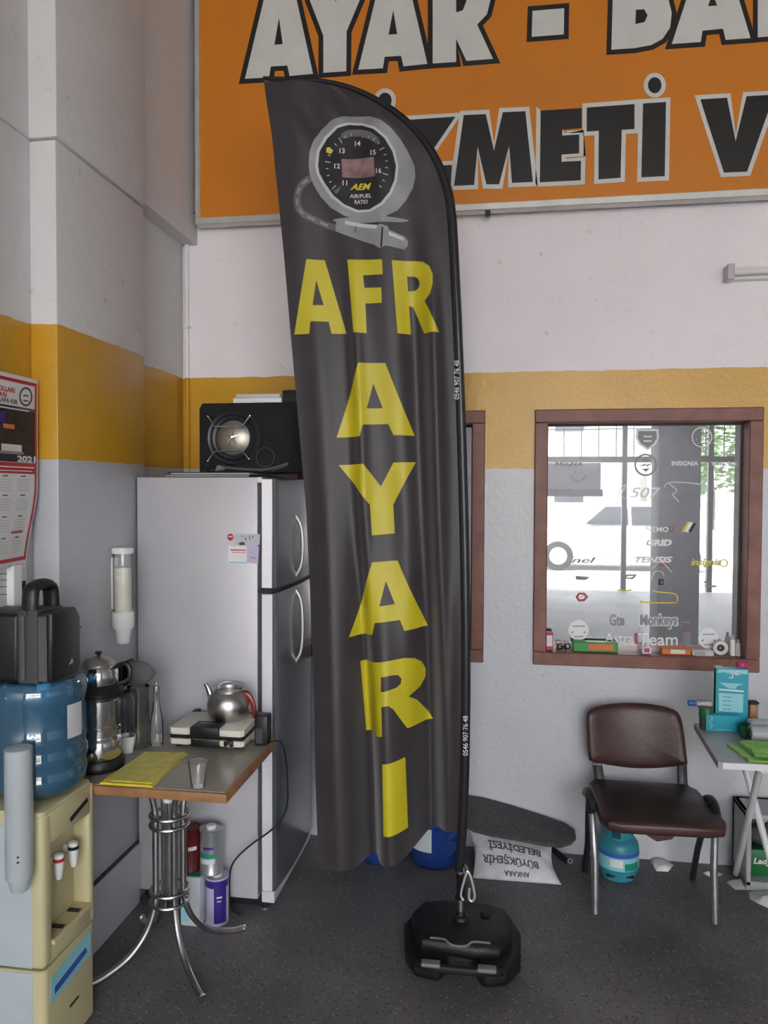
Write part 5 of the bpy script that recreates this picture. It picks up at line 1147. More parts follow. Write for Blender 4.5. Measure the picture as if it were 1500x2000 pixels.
def ctext(body, x, f, wpx, h, m, bold=0.02):
    b = BM(); text(b, body, lambda u, v: (lambda q_: kal(q_[0], q_[1]-v, 0.0026))(cpx(x+u, f)), w=wpx, h=h, bold=bold); obj('printed_text', b, M[m], cal)
ctext('2021', 49, 0.437, 36, 13, 'paper', 0.05); ctext('OLLARI', 10, 0.085, 32, 10, 'red_ink', 0.03); ctext('ASI', 2, 0.115, 16, 9, 'red_ink', 0.03); ctext('RKAFA KIR', 10, 0.143, 44, 9, 'grey_ink', 0.03)
calpoly(crect(-30, 54, 0.176, 0.184), 'print_white', 0.0024)
cc = cpx(48, 0.105); b = BM(); printed(b, [ellipse(cc[0], cc[1], 13, 19, 30), ellipse(cc[0], cc[1], 10, 15, 30)], lambda u, v: kal(u, v, 0.0022)); obj('printed_seal', b, M['grey_ink'], cal)
for dy_ in (-4, 6): calpoly([(cc[0]-5, cc[1]+dy_), (cc[0]+5, cc[1]+dy_+1), (cc[0]+5, cc[1]+dy_+4), (cc[0]-5, cc[1]+dy_+3)], 'grey_ink', 0.0024)
for x in (-30, 3, 38):
    for f in (0.525, 0.625, 0.735, 0.845):
        calpoly(crect(x, x+10, f, f+0.006), 'grey_ink', 0.0022)
        for g in range(5): calpoly(crect(x-6, x+18, f+0.02+g*0.014, f+0.024+g*0.014), 'gauge_light', 0.002)
calpoly(crect(26, 54, 0.815, 0.827), 'pink_card', 0.0023)
calpoly(crect(-60, 64, 0.478, 0.484), 'paper', 0.0022); calpoly(crect(-60, 60, 0.498, 0.503), 'paper', 0.0022)
t = thing('wall_notice', 'white notice sheet on the wall below the calendar', 'notice', (LX, 2.1, 1.3)); b = BM(); nt_ = lambda x, y, l=0.0: P(x, y, 0, -1.560+l)
prism(b, [(-60, 1108), (18, 1108), (17, 1192), (-60, 1210)], lambda u, v, w: nt_(u, v, w), 0.002); obj('sheet', b, M['paper'], t)
for y in (1120, 1132, 1145, 1160): b = BM(); printed(b, [[(-40, y+2), (14, y), (14, y+1.5), (-40, y+3.5)]], lambda u, v: nt_(u, v, 0.0026)); obj('printed_line', b, M['grey_ink'], t)
t = thing('switch_box', 'white electrical box on the wall below the calendar', 'switch', (LX, 2.25, 1.3)); b = BM(); q0, q1 = P(23, 1105, 0, -1.54), P(42, 1190, 0, -1.54)
box(b, LX, -1.535, q0.y, q1.y, q1.z-0.02, q0.z, 0.004, 1); obj('housing', b, M['white_plastic'], t)
b = BM(); box(b, LX, -1.548, q1.y+0.003, min(q1.y+0.045, PY0-0.004), q1.z, q0.z-0.005, 0.004, 1); sw = obj('cover_plate', b, M['toaster_cream'], t)
b = BM(); box(b, -1.549, -1.544, q1.y+0.015, q1.y+0.032, q1.z+0.05, q1.z+0.09, 0.002, 1); obj('rocker', b, M['black_plastic'], sw)

# ================================================================== chair
ch = thing('office_chair', 'brown leatherette visitor chair with worn seat and steel legs', 'chair', (0.61, 3.31, 0))
SZc = 0.425
def seatpt(x, y, z): return P(x, y, 2, z)
# seat: outline in plan, padded
sf = [(0.415, 3.50), (0.80, 3.50), (0.845, 3.44), (0.875, 3.12), (0.855, 3.065), (0.80, 3.045), (0.47, 3.035), (0.42, 3.05), (0.395, 3.11), (0.385, 3.44)]
b = BM(); prism(b, sf, lambda u, v, w: Vector((u, v, 0.372+w)), 0.045, 0.014, 3)
bmesh.ops.subdivide_edges(b, edges=[e for e in b.edges if e.calc_length() > 0.15], cuts=3)
obj('seat', b, M['brown_leather'], ch)
b = BM(); tt = bmesh.new(); g = []
for j in range(13):
    r_ = []
    for i in range(13):
        u, v = i/12, j/12; x = (0.415+0.40*u)*(v)+(0.425+0.43*u)*(1-v); y = 3.06+0.43*v
        z = 0.416+0.016*(math.sin(PI*u)**0.6)*(math.sin(PI*v)**0.6)+0.004*noise.noise(Vector((x*9, y*9, 0)))
        r_.append(tt.verts.new((x, y, z)))
    g.append(r_)
for a, c_ in zip(g, g[1:]):
    for i in range(12): tt.faces.new((a[i], a[i+1], c_[i+1], c_[i]))
merge(b, tt); obj('seat_cushion', b, M['worn_leather'], ch)
b = BM(); prism(b, [(0.56, 0.375), (0.665, 0.378), (0.655, 0.365), (0.60, 0.352), (0.585, 0.360)], lambda u, v, w: Vector((u, 3.04+w, v)), 0.006); obj('torn_flap', b, M['brown_leather'], ch)
# backrest: curved padded panel
by = 3.50
def back_outline():
    pts = [(1146, 1402), (1152, 1390), (1170, 1384), (1205, 1381), (1250, 1381), (1290, 1384), (1318, 1390), (1330, 1400), (1336, 1425), (1341, 1480), (1341, 1490), (1333, 1494), (1300, 1502), (1262, 1506), (1225, 1504), (1185, 1496), (1155, 1486), (1149, 1478), (1147, 1440)]
    return [(P(x, y, 1, by).x, P(x, y, 1, by).z) for x, y in pts]
bo = back_outline(); cxb = sum(p[0] for p in bo)/len(bo); czb = sum(p[1] for p in bo)/len(bo)
def bcurve(x, z, w): return by+0.05*((x-cxb)/0.21)**2*-1+0.045+(z-czb)*0.12+w
b = BM(); tt = bmesh.new(); loops = []
for k, (sc, w) in enumerate(((0.0, -0.020), (0.15, -0.0199), (0.3, -0.0196), (0.45, -0.019), (0.6, -0.0178), (0.72, -0.016), (0.82, -0.0135), (0.90, -0.010), (0.98, -0.002), (1.0, 0.006), (0.985, 0.015), (0.93, 0.020), (0.5, 0.022), (0.0, 0.022))):
    if sc == 0: loops.append([tt.verts.new((cxb, bcurve(cxb, czb, w), czb))])
    else: loops.append([tt.verts.new((cxb+(x-cxb)*sc, bcurve(cxb+(x-cxb)*sc, czb+(z-czb)*sc, w), czb+(z-czb)*sc)) for x, z in smooth_path([Vector((x, 0, z)) for x, z in bo], 3, True) for x, z in ((x, z),)] if False else [tt.verts.new((cxb+(p.x-cxb)*sc, bcurve(cxb+(p.x-cxb)*sc, czb+(p.z-czb)*sc, w), czb+(p.z-czb)*sc)) for p in smooth_path([Vector((x, 0, z)) for x, z in bo], 3, True)])
for a, c_ in zip(loops, loops[1:]):
    L_ = max(len(a), len(c_))
    for i in range(L_):
        j = (i+1) % L_
        if len(a) == 1: tt.faces.new((a[0], c_[i], c_[j]))
        elif len(c_) == 1: tt.faces.new((a[i], c_[0], a[j]))
        else: tt.faces.new((a[i], c_[i], c_[j], a[j]))
bmesh.ops.recalc_face_normals(tt, faces=tt.faces); merge(b, tt); obj('backrest', b, M['brown_leather'], ch, sharp=60)
for xa, xb in ((1166, 1178), (1332, 1336)):
    b = BM(); p0 = P(xa, 1488, 1, by+0.01); p1 = P(xb, 1560, 1, 3.47); p2 = Vector((p1.x+(0.01 if xa < 1200 else -0.004), 3.42, 0.385))
    tube(b, smooth_path([p0, (p0+p1)/2+Vector((0, 0.012, 0)), p1, p2], 5), 0.021, 10, flat=0.45); obj('back_support', b, M['chair_plastic'], ch)
    b = BM(); box(b, p0.x-0.020, p0.x+0.020, p0.y-0.012, p0.y+0.006, p0.z-0.012, p0.z-0.003, 0.002, 1); obj('support_cap', b, M['chair_steel'], ch)
for x, s_, xf in ((0.385, -1, 0.385), (0.842, 1, 0.842)):
    xt = x+(-0.01 if s_ < 0 else 0.012)
    b = BM(); tube(b, [(xt, 3.24, 0.415), (xt, 3.20, 0.37), (xf, 3.165, 0.20), (xf, 3.138, 0.0)], 0.015, 10, flat=1.0); lg = obj('leg', b, M['chair_steel'], ch)
    b = BM(); tube(b, [(xt, 3.26, 0.415), (xt, 3.32, 0.375), (xf, 3.42, 0.16), (xf-0.004, 3.485, 0.0)], 0.0135, 10); obj('leg', b, M['chair_plastic'], ch)
    b = BM(); tube(b, smooth_path([(xt+s_*0.004, 3.18, 0.395), (xt+s_*0.008, 3.24, 0.43), (xt+s_*0.008, 3.32, 0.425), (xt+s_*0.004, 3.40, 0.385)], 5), 0.016, 10); obj('side_bracket', b, M['chair_plastic'], ch)
for y_ in (3.25, 3.36): b = BM(); tube(b, [(0.40, y_, 0.368), (0.83, y_, 0.368)], 0.010, 8); obj('cross_tube', b, M['chair_steel'], ch)

# ================================================================== gas cylinder under the chair
gc = P(1207, 1727, 2, 0); gc.y += 0.085; gc.x = P(1207, 1700, 1, gc.y).x; R = 0.088
gs_ = thing('gas_cylinder', 'small teal camping gas cylinder on the floor under the chair', 'gas cylinder', gc)
gzp = lambda y: P(1207, y, 1, gc.y-0.04).z
b = BM(); lathe(b, [(R*0.80, 0.0), (R*0.84, 0.004), (R*0.86, 0.028), (R*0.95, 0.034), (R, 0.050), (R, 0.135), (R*0.96, 0.155), (R*0.80, 0.175), (R*0.5, 0.188), (0, 0.192)], gc, 36); obj('tank', b, M['teal_paint'], gs_)
b = BM(); tt = bmesh.new(); seg = 32; v0 = []
for i in range(seg):
    a = 2*PI*i/seg; ring = [(R*0.70*math.cos(a), R*0.70*math.sin(a))]
    hole = 0.5 < ((a*4/(2*PI)) % 1) < 0.95
    v0.append((a, hole))
for i in range(seg):
    a0, hole = v0[i]; a1 = a0+2*PI/seg
    for z0, z1 in (((0.165, 0.185), (0.232, 0.248)) if hole else ((0.165, 0.248),)):
        q4 = [(R*rr*math.cos(a), R*rr*math.sin(a), z) for rr, a, z in ((0.74, a0, z0), (0.74, a1, z0), (0.70, a1, z1), (0.70, a0, z1))]
        q5 = [(x*0.95, y*0.95, z) for x, y, z in q4]
        va = [tt.verts.new(p) for p in q4]; vb = [tt.verts.new(p) for p in q5]
        tt.faces.new(va); tt.faces.new(vb[::-1])
        for k in range(4): tt.faces.new((va[k], vb[k], vb[(k+1) % 4], va[(k+1) % 4]))
bmesh.ops.recalc_face_normals(tt, faces=tt.faces); merge(b, tt, Matrix.Translation(gc)); obj('collar', b, M['teal_paint'], gs_)
b = BM(); lathe(b, [(0.014, 0.185), (0.014, 0.205), (0.018, 0.21), (0.018, 0.225), (0, 0.226)], gc, 14); obj('valve', b, M['dull_steel'], gs_)
def gl_(a0, a1, z0, z1, m, lay):
    b = BM(); vv = []
    for k in range(13):
        a = math.radians(a0+(a1-a0)*k/12); rr = R+0.0006*lay; vv.append((b.verts.new(gc+Vector((rr*math.cos(a), rr*math.sin(a), z0))), b.verts.new(gc+Vector((rr*math.cos(a), rr*math.sin(a), z1)))))
    for p0, p1 in zip(vv, vv[1:]): b.faces.new((p0[0], p1[0], p1[1], p0[1]))
    obj('label_print', b, M[m], gs_)
gl_(-165, -15, 0.055, 0.130, 'cyan_print', 1); gl_(-165, -15, 0.112, 0.130, 'blue_ink', 2); gl_(-120, -85, 0.072, 0.105, 'paper', 2); gl_(-80, -30, 0.058, 0.09, 'green_label', 2)
for a in (-120, -60): b = BM(); p = gc+Vector((R*0.93*math.cos(math.radians(a)), R*0.93*math.sin(math.radians(a)), 0)); box(b, p.x-0.018, p.x+0.018, p.y-0.002, p.y+0.012, 0.022, 0.028); obj('foot_slot', b, M['black_vinyl'], gs_)

# ================================================================== sack, felt pad and bottles on the floor by the wall
sk = thing('woven_sack', 'white woven sack with upside-down municipal lettering by the wall', 'sack', (0.03, 3.42, 0))
Sb = [P(924, 1714, 2, 0.004), P(1096, 1727, 2, 0.004)]; St = [P(914, 1612, 1, 3.56), P(1078, 1652, 1, 3.50)]
def sack(u, v, side_):
    """u left-right, v from the floor hem up; side_ 0 front, 1 back"""
    p = Sb[0]*(1-u)*(1-v)+Sb[1]*u*(1-v)+St[0]*(1-u)*v+St[1]*u*v
    bul = (max(0, math.sin(PI*min(1, max(0, u))))**0.55)*(max(0, math.sin(PI*min(1, max(0, v))))**0.55)
    n_ = Vector((0, -0.75, 0.66)); wr = 0.007*noise.noise(Vector((u*7, v*5, 2)))+0.003*noise.noise(Vector((u*19, v*15, 9)))
    if side_ == 0: q_ = p+n_*(bul*0.055+wr*min(1, bul*2))
    else: q_ = p+Vector((0, 0.35, -0.35))*bul*0.10
    waist = 0.018*math.sin(PI*v)*(1 if u < 0.5 else -1)*abs(2*u-1); q_.x += waist
    q_.z = max(0.002, q_.z); return q_
b = BM(); NU, NV = 40, 28; sheets = []
for s_ in (0, 1): sheets.append([[b.verts.new(sack(i/NU, j/NV, s_)) for i in range(NU+1)] for j in range(NV+1)])
for s_, g in enumerate(sheets):
    for j in range(NV):
        for i in range(NU):
            f = (g[j][i], g[j][i+1], g[j+1][i+1], g[j+1][i]); b.faces.new(f if s_ == 0 else f[::-1])
bmesh.ops.remove_doubles(b, verts=b.verts, dist=0.0008); bmesh.ops.recalc_face_normals(b, faces=b.faces); bag = obj('sack_cloth', b, M['sack_weave'], sk, sharp=70)
def sack_text(body, u0, u1, vc, hv, m='grey_ink'):
    vv, ff = text_tris(body, 0.03, 0); x0, x1 = min(p[0] for p in vv), max(p[0] for p in vv); y0, y1 = min(p[1] for p in vv), max(p[1] for p in vv)
    b = BM(); tt = []
    for x, y in vv:
        fu, fv = (x-x0)/(x1-x0), (y-y0)/(y1-y0)
        tt.append(b.verts.new(sack(u1-(u1-u0)*fu, vc-(fv-0.5)*hv, 0)+Vector((0, -0.0026, 0.0022))))
    for f in ff:
        try: b.faces.new([tt[i] for i in f])
        except ValueError: pass
    obj('printed_lettering', b, M[m], bag)
sack_text('BELEDİYESİ', 0.20, 0.86, 0.62, 0.22); sack_text('BÜYÜKŞEHİR', 0.10, 0.80, 0.34, 0.24); sack_text('ANKARA', 0.36, 0.66, 0.10, 0.10)
b = BM(); tube(b, [sack(k/10, 0.0, 0)+Vector((0, -0.002, 0.002)) for k in range(11)], 0.003, 5); obj('hem', b, M['sack_weave'], bag)

pd = thing('felt_pad', 'dark grey felt pad leaning on the wall above the sack', 'pad', (0.05, 3.55, 0.1))
ppx = [(914, 1553, 3.625), (945, 1558, 3.625), (1000, 1573, 3.625), (1060, 1592, 3.62), (1105, 1608, 3.61), (1122, 1620, 3.57), (1125, 1634, 3.52), (1115, 1644, 3.47), (1095, 1650, 3.44), (1060, 1646, 3.44), (1010, 1636, 3.45), (960, 1628, 3.46), (925, 1619, 3.47), (912, 1612, 3.49)]
tv = [P(x, y, 1, yy) for x, y, yy in ppx]; cen = sum(tv, Vector())/len(tv)
b = BM(); tt = bmesh.new(); R0 = [tt.verts.new(p) for p in tv]; R1 = [tt.verts.new(cen+(p-cen)*0.5+Vector((0, -0.004, 0.004))) for p in tv]; cv = tt.verts.new(cen+Vector((0, -0.006, 0.006)))
B0 = [tt.verts.new(p+Vector((0, 0.006, -0.018))) for p in tv]; cb = tt.verts.new(cen+Vector((0, 0.0, -0.02))); n_ = len(tv)
for i in range(n_):
    j = (i+1) % n_; tt.faces.new((R0[i], R0[j], R1[j], R1[i])); tt.faces.new((R1[i], R1[j], cv)); tt.faces.new((R0[j], R0[i], B0[i], B0[j])); tt.faces.new((B0[j], B0[i], cb))
bmesh.ops.recalc_face_normals(tt, faces=tt.faces); merge(b, tt); obj('pad', b, M['felt_grey'], pd, sharp=50)
t = thing('hand_tool', 'dark tool lying on the floor at the end of the sack', 'tool', (0.28, 3.5, 0)); b = BM()
p0, p1 = P(1085, 1664, 2, 0.03), P(1108, 1682, 2, 0.012); tube(b, [p0+Vector((-0.02, 0.02, 0.01)), (p0+p1)/2, p1], [0.012, 0.016, 0.012], 10); obj('grip', b, M['black_plastic'], t)
b = BM(); torus(b, p1+Vector((0.012, 0, 0.002)), 0.010, 0.004, 'Y', 14, 6); obj('eyelet', b, M['dull_steel'], t)

def floor_bottle(px, label, lab=None, h=0.46, yc=3.48, R=0.117):
    c_ = Vector((P(px, 1640, 1, yc).x, yc, 0)); t = thing('spare_bottle', label, 'bottle', c_)
    prof = [(0.0, 0.012), (R*0.55, 0.010), (R*0.72, 0.0), (R*0.88, 0.004), (R*0.97, 0.022)]
    for f0, rr in ((0.10, 1), (0.20, 1), (0.23, 0.95), (0.28, 0.95), (0.31, 1), (0.48, 1), (0.51, 0.95), (0.56, 0.95), (0.59, 1), (0.72, 1), (0.82, 0.85), (0.90, 0.5), (0.93, 0.24), (1.0, 0.22)): prof.append((R*rr, h*f0))
    b = BM(); lathe(b, prof, c_, 40, close=False); obj('bottle_wall', b, M['bottle_deep'], t, sharp=70)
    b = BM(); lathe(b, [(R*0.235, h*0.95), (R*0.25, h*0.96), (R*0.25, h*1.01), (0, h*1.01)], c_, 18); obj('cap', b, M['blue_plastic_solid'], t)
    if lab:
        b = BM(); vv = []
        for k in range(11):
            a = math.radians(lab[0]+(lab[1]-lab[0])*k/10); rr = R+0.001; vv.append((b.verts.new(c_+Vector((rr*math.cos(a), rr*math.sin(a), lab[2]))), b.verts.new(c_+Vector((rr*math.cos(a), rr*math.sin(a), lab[3])))))
        for q0_, q1_ in zip(vv, vv[1:]): b.faces.new((q0_[0], q1_[0], q1_[1], q0_[1]))
        obj('label_sheet', b, M['can_white'], t)
floor_bottle(745, 'deep blue bottle peeking below the flag letter I'); floor_bottle(849, 'deep blue bottle with white label behind the flag', (-150, -92, 0.085, 0.19))

# ================================================================== folding table with boxes
RZ = 0.75; rx0 = 0.785; ry0, ry1 = 2.815, 3.285; rx1 = 1.75
rtb = thing('folding_table', 'white-legged folding table with grey top by the chair', 'table', (1.25, 3.05, 0))
b = BM(); prism(b, [(0.757, ry0), (rx1, ry0+0.02), (rx1, ry1), (rx0, ry1-0.01)], lambda u, v, w: Vector((u, v, RZ-0.004+w)), 0.004); obj('table_top', b, M['grey_laminate'], rtb)
b = BM(); prism(b, [(0.757, ry0), (rx1, ry0+0.02), (rx1, ry1), (rx0, ry1-0.01)], lambda u, v, w: Vector((u, v, RZ-0.024+w)), 0.020); obj('edge_band', b, M['grey_laminate'], rtb)
b = BM(); prism(b, [(0.772, ry0-0.004), (rx1, ry0+0.016), (rx1, ry0+0.022), (0.772, ry0+0.002)], lambda u, v, w: Vector((u, v, RZ-0.023+w)), 0.022); obj('front_edge', b, M['white_enamel'], rtb)
def rleg(p0, p1, r=0.013):
    b = BM(); tube(b, [p0, p1], r, 10); obj('leg', b, M['white_enamel'], rtb)
fA = P(1436, 1704, 2, 0.012)
for dx in (0, 0.62):
    rleg((0.905+dx, ry0+0.03, RZ-0.024), (fA.x+dx, fA.y-0.01, 0.012)); rleg((0.94+dx, ry1-0.03, RZ-0.024), (1.07+dx, 2.93, 0.012))
b = BM(); tube(b, [(0.905, ry0+0.03, RZ-0.035), (1.525, ry0+0.03, RZ-0.035)], 0.010, 8); obj('stretcher', b, M['white_enamel'], rtb)
b = BM(); tube(b, [(0.94, ry1-0.03, RZ-0.035), (1.56, ry1-0.03, RZ-0.035)], 0.010, 8); obj('stretcher', b, M['white_enamel'], rtb)
b = BM(); tube(b, [(0.905, ry0+0.06, RZ-0.03), (0.91, ry1-0.06, RZ-0.03)], 0.006, 8); obj('brace', b, M['dull_steel'], rtb)
rt_top = lambda x, y: P(x, y, 2, RZ)
# upright turquoise box
y2 = rt_top(1412, 1430).y; yb_ = y2+0.042; X = lambda px, y=yb_: P(px, 1400, 1, y).x; Zp = lambda py, y=yb_: P(1420, py, 1, y).z
t = thing('turquoise_box', 'tall turquoise product box standing on the folding table', 'box', ((X(1397)+X(1461))/2, yb_+0.03, RZ)); ztb = Zp(1306)
b = BM(); box(b, X(1397), X(1461), yb_, yb_+0.032, RZ, ztb, 0.002, 1); obj('carton', b, M['cyan_card'], t)
b = BM(); box(b, X(1397), X(1401), yb_-0.0008, yb_+0.02, RZ+0.002, ztb-0.003); obj('edge_stripe', b, M['teal_card'], t)
def boxprint(poly, m, l=1): b = BM(); printed(b, [poly], lambda u, v: P(u, v, 1, yb_-0.0008*l)); obj('print', b, M[m], t)
boxprint([(1400, 1307), (1461, 1309), (1460, 1318), (1448, 1316), (1430, 1317), (1415, 1313), (1400, 1315)], 'cyan_print')
b = BM(); tube(b, smooth_path([P(x, y, 1, yb_-0.001) for x, y in ((1424, 1323), (1430, 1324), (1431, 1318), (1434, 1313), (1436, 1317), (1442, 1318), (1445, 1314), (1443, 1311), (1438, 1313), (1440, 1319))], 3), 0.0022, 5); obj('print', b, M['paper'], t)
boxprint([(1405, 1333), (1453, 1336), (1440, 1340), (1436, 1346), (1424, 1345), (1416, 1340)], 'cyan_print'); boxprint([(1404, 1345), (1453, 1349), (1453, 1352), (1404, 1348)], 'paper')
boxprint([(1404, 1353), (1452, 1356), (1451, 1392), (1404, 1389)], 'cyan_print')
for k in range(4): boxprint([(1411, 1360+k*8), (1428, 1361+k*8), (1428, 1362.5+k*8), (1411, 1361.5+k*8)], 'teal_card', 2)
# small turquoise box lying in front
t = thing('small_turquoise_box', 'small turquoise box lying before the tall turquoise box', 'box', ((X(1379, y2)+X(1447, y2))/2, y2+0.03, RZ)); zt2 = Zp(1398, y2)
b = BM(); box(b, X(1379, y2), X(1447, y2), y2, y2+0.036, RZ, zt2, 0.002, 1); obj('carton', b, M['cyan_card'], t)
b = BM(); box(b, X(1379, y2), X(1385, y2), y2-0.0008, y2+0.02, RZ+0.002, zt2-0.002); obj('edge_stripe', b, M['teal_card'], t)
b = BM(); tube(b, smooth_path([P(x, y, 1, y2-0.001) for x, y in ((1387, 1423), (1391, 1416), (1386, 1410), (1391, 1403), (1388, 1399))], 3), 0.0022, 5); obj('print', b, M['cyan_print'], t)
b = BM(); printed(b, [[(1400, 1424), (1430, 1426), (1430, 1427), (1400, 1425)]], lambda u, v: P(u, v, 1, y2-0.0008)); obj('print', b, M['cyan_print'], t)
# clear bottle lying across, dark tub
y3 = 3.20; t = thing('dark_green_tub', 'dark green tub at the back corner of the folding table', 'tub', (X(1380, y3), y3, RZ)); c_ = Vector((X(1379, y3), y3, RZ)); zt3 = Zp(1384, y3)-RZ
b = BM(); lathe(b, [(0.022, 0), (0.024, 0.003), (0.026, zt3*0.9), (0.027, zt3*0.92), (0.027, zt3)], c_, 24); obj('tub', b, M['office_dark'], t); b = BM(); lathe(b, [(0.0272, zt3*0.6), (0.0276, zt3*0.95), (0.026, zt3+0.002), (0, zt3+0.002)], c_, 24); obj('lid', b, M['dark_green_card'], t)
t = thing('spray_bottle', 'clear bottle with blue cap lying across the green tub', 'bottle', (X(1370, y3), y3, RZ+zt3)); zz3 = RZ+zt3+0.016
b = BM(); lathe(b, [(0.0, 0.0), (0.0135, 0.0), (0.0145, 0.004), (0.0145, 0.055), (0.009, 0.066), (0.009, 0.07)], (0, 0, 0), 20, Matrix.Translation((X(1391, y3), y3, zz3)) @ Matrix.Rotation(-PI/2, 4, 'Y')); obj('bottle_wall', b, M['clear_plastic'], t)
b = BM(); lathe(b, [(0.011, 0.062), (0.0115, 0.064), (0.0115, 0.092), (0, 0.092)], (0, 0, 0), 20, Matrix.Translation((X(1391, y3), y3, zz3)) @ Matrix.Rotation(-PI/2, 4, 'Y')); obj('cap', b, M['blue_ink'], t)
# pink bottle, green sprig box behind
y4 = 3.26; t = thing('pink_bottle', 'pink-capped bottle hidden behind the tall turquoise box', 'bottle', (X(1447, y4), y4, RZ)); zt4 = Zp(1292, y4)-RZ; c_ = Vector((X(1447, y4), y4, RZ))
b = BM(); lathe(b, [(0.02, 0), (0.021, 0.01), (0.021, zt4*0.8)], c_, 18); obj('bottle_wall', b, M['paper'], t); b = BM(); lathe(b, [(0.024, zt4*0.82), (0.023, zt4*0.92), (0.022, zt4), (0, zt4)], c_, 18); obj('cap', b, M['pink_card'], t)
t = thing('green_carton', 'green carton edge showing behind the tall turquoise box', 'carton', (X(1400, y4), y4, RZ)); b = BM(); box(b, X(1394, y4), X(1409, y4), y4-0.012, y4+0.012, RZ, Zp(1301, y4), 0.002, 1); obj('carton', b, M['green_cloth'], t); b = BM(); box(b, X(1396, y4), X(1405, y4), y4-0.013, y4-0.0118, RZ+0.05, RZ+0.2); obj('print', b, M['cyan_print'], t)
# right-edge items
t = thing('white_packet', 'white and pale blue packet lying behind the grey roll', 'packet', (0.98, 3.10, RZ)); b = BM(); box(b, P(1467, 1400, 1, 3.14).x, 1.14, 3.14, 3.20, RZ, RZ+0.055, 0.012, 3); obj('wrapper', b, M['can_white'], t); b = BM(); box(b, P(1474, 1400, 1, 3.14).x, 1.12, 3.1385, 3.142, RZ+0.02, RZ+0.042); obj('print', b, M['cyan_print'], t)
t = thing('brown_brush', 'brown wooden brush leaning behind the white packet', 'brush', (0.97, 3.24, RZ)); b = BM(); box(b, P(1466, 1375, 1, 3.22).x, P(1482, 1375, 1, 3.22).x, 3.225, 3.26, RZ, RZ+0.10, 0.004, 2); obj('brush_body', b, M['table_edge'], t); b = BM(); box(b, P(1465, 1375, 1, 3.22).x, P(1484, 1375, 1, 3.22).x, 3.223, 3.262, RZ+0.10, RZ+0.11, 0.003, 1); obj('bristle_cap', b, M['black_plastic'], t)
t = thing('grey_roll', 'grey roll lying beside the green cloth on the folding table', 'roll', (1.0, 3.06, RZ)); x0 = P(1464, 1432, 1, 3.06).x
b = BM(); lathe(b, [(0.008, 0), (0.030, 0), (0.033, 0.004), (0.033, 0.22), (0.030, 0.224), (0, 0.224)], (0, 0, 0), 24, Matrix.Translation((x0, 3.06, RZ+0.033)) @ Matrix.Rotation(PI/2, 4, 'Y')); obj('roll', b, M['grey_plastic'], t); b = BM(); torus(b, (x0+0.001, 3.06, RZ+0.033), 0.016, 0.005, 'X', 18, 6); obj('core', b, M['office_dark'], t)
t = thing('green_bin', 'dark green cup standing behind the grey roll', 'cup', (P(1455, 1430, 1, 3.10).x, 3.10, RZ)); c_ = Vector((P(1457, 1430, 1, 3.11).x, 3.115, RZ)); b = BM(); lathe(b, [(0.018, 0), (0.019, 0.002), (0.022, 0.05), (0.020, 0.05), (0.017, 0.005), (0, 0.005)], c_, 20, close=False); obj('cup_wall', b, M['dark_green_card'], t); b = BM(); torus(b, c_+Vector((0, 0, 0.05)), 0.021, 0.002, 'Z', 20, 6); obj('rim', b, M['black_plastic'], t)
# green cloth
Q = [rt_top(1462, 1489), P(1640, 1496, 2, RZ), P(1620, 1462, 2, RZ), rt_top(1420, 1457)]
for k in (0, 1): Q[k].y = max(Q[k].y, ry0+0.012)
TZ_keep = TZ; TZ = RZ
gcl = thing('green_cloth', 'crumpled bright green cloth on the folding table', 'cloth', (Q[0]+Q[2])/2)
clothslab(M['green_cloth'], gcl, 0.0005, 0.012, seed=11); clothslab(M['green_cloth'], gcl, 0.014, 0.016, 0.10, seed=15)
TZ = TZ_keep
# shelf crate under the folding table, with a green packet
sx = P(1441, 1650, 1, 3.50).x; t = thing('open_crate', 'grey open-front crate on the floor under the folding table', 'crate', (sx+0.2, 3.54, 0)); sx += 0.012; zc = P(1450, 1590, 1, 3.42).z
for nm, a in (('side_panel', (sx, sx+0.02, 3.42, 3.62, 0.02, zc)), ('side_panel', (sx+0.40, sx+0.42, 3.42, 3.62, 0.02, zc)), ('top_panel', (sx, sx+0.42, 3.42, 3.62, zc-0.02, zc)), ('bottom_panel', (sx, sx+0.42, 3.42, 3.62, 0, 0.04)), ('back_panel', (sx, sx+0.42, 3.60, 3.62, 0.03, zc))):
    b = BM(); box(b, *a, 0.003, 1); obj(nm, b, M['grey_plastic'], t)
gx = P(1466, 1650, 1, 3.47).x; t = thing('green_packet', 'green packet with white lettering inside the open crate', 'packet', (gx+0.06, 3.5, 0.04)); b = BM(); box(b, gx, gx+0.16, 3.47, 3.55, 0.04, P(1480, 1660, 1, 3.47).z, 0.004, 2); obj('wrapper', b, M['dark_green_card'], t)
b = BM(); text(b, 'Lady', lambda u, v: Vector((gx+0.05+u, 3.4685, 0.105+v)), w=0.075, h=0.034, bold=0.03, shear=0.2); obj('printed_text', b, M['paper'], t)
t = thing('brown_bag', 'dark brown bag stuffed above the green packet in the crate', 'bag', (gx+0.06, 3.52, 0.16)); b = BM(); tt = bmesh.new(); bmesh.ops.create_icosphere(tt, subdivisions=3, radius=1)
for v in tt.verts: v.co *= 1+0.12*noise.noise(v.co*3)
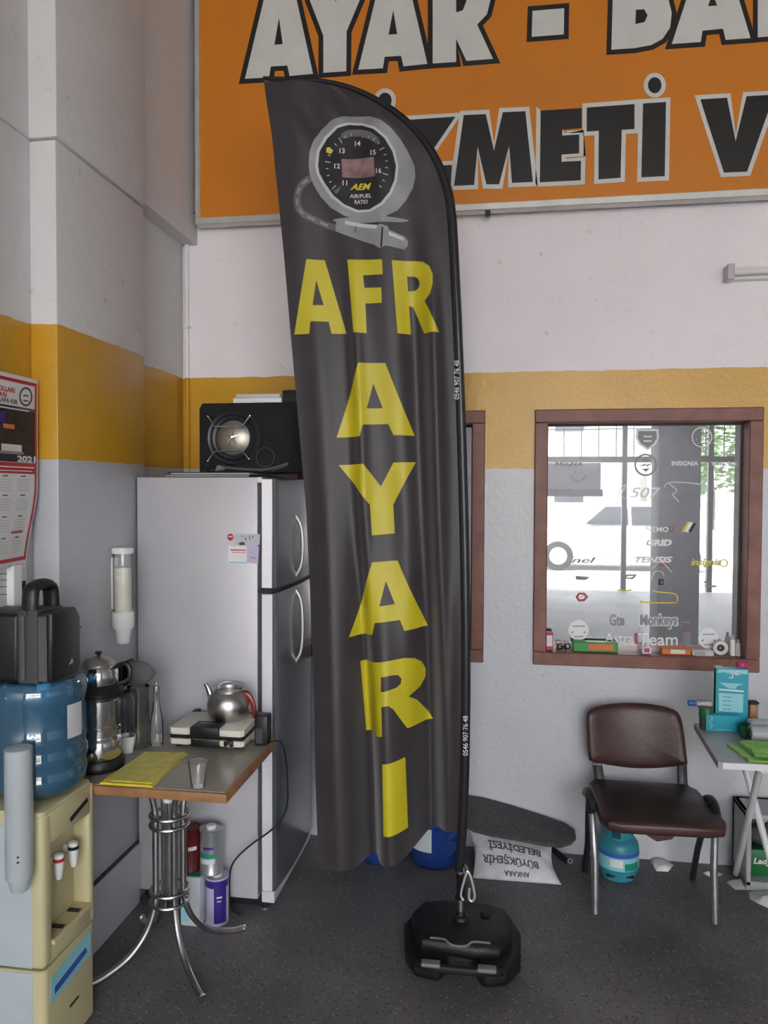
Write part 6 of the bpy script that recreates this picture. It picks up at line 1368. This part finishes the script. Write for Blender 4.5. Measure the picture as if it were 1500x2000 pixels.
zg = P(1480, 1660, 1, 3.47).z
merge(b, tt, Matrix.Translation((gx+0.08, 3.515, zg+0.05)) @ Matrix.Diagonal((0.085, 0.04, 0.05, 1))); obj('bag_body', b, M['office_dark'], t); b = BM(); torus(b, (gx+0.08, 3.515, zg+0.10), 0.016, 0.006, 'Y', 16, 6); obj('knot', b, M['grey_plastic'], t)
# scraps on the floor
def scrap(name, label, poly, m, h=0.006, seed=1):
    pts = [P(x, y, 2, 0.0) for x, y in poly]; c_ = sum(pts, Vector())/len(pts); b = BM(); tt = bmesh.new()
    r0 = [tt.verts.new(p+Vector((0, 0, 0.001))) for p in pts]; r1 = [tt.verts.new(c_+(p-c_)*0.6+Vector((0, 0, 0.003+h*(0.5+0.5*math.sin(i*2.1+seed))))) for i, p in enumerate(pts)]; cv_ = tt.verts.new(c_+Vector((0, 0, h))); n_ = len(pts)
    for i in range(n_): j = (i+1) % n_; tt.faces.new((r0[i], r0[j], r1[j], r1[i])); tt.faces.new((r1[i], r1[j], cv_))
    bmesh.ops.recalc_face_normals(tt, faces=tt.faces); merge(b, tt); o = obj(name, b, m, origin=(c_.x, c_.y, 0), sharp=20); tag(o, label, 'scrap'); s_ = o.modifiers.new('thickness', 'SOLIDIFY'); s_.thickness = 0.001; s_.offset = 0
scrap('paper_scrap', 'white paper scrap on the floor against the wall', [(1270, 1682), (1300, 1678), (1316, 1690), (1305, 1703), (1282, 1702)], M['paper'], 0.02)
scrap('folded_leaflet', 'folded white leaflet beside the front chair leg', [(1372, 1706), (1392, 1700), (1412, 1708), (1394, 1716)], M['paper'], 0.008, 2)
scrap('grey_rag', 'grey rag on the floor at the folding table leg', [(1418, 1724), (1436, 1716), (1452, 1724), (1458, 1738), (1436, 1738)], M['paper_grey'], 0.02, 3)
scrap('crumpled_sheet', 'large crumpled white sheet under the folding table', [(1462, 1742), (1484, 1740), (1545, 1750), (1565, 1790), (1505, 1776), (1482, 1766), (1464, 1756)], M['paper'], 0.025, 4)
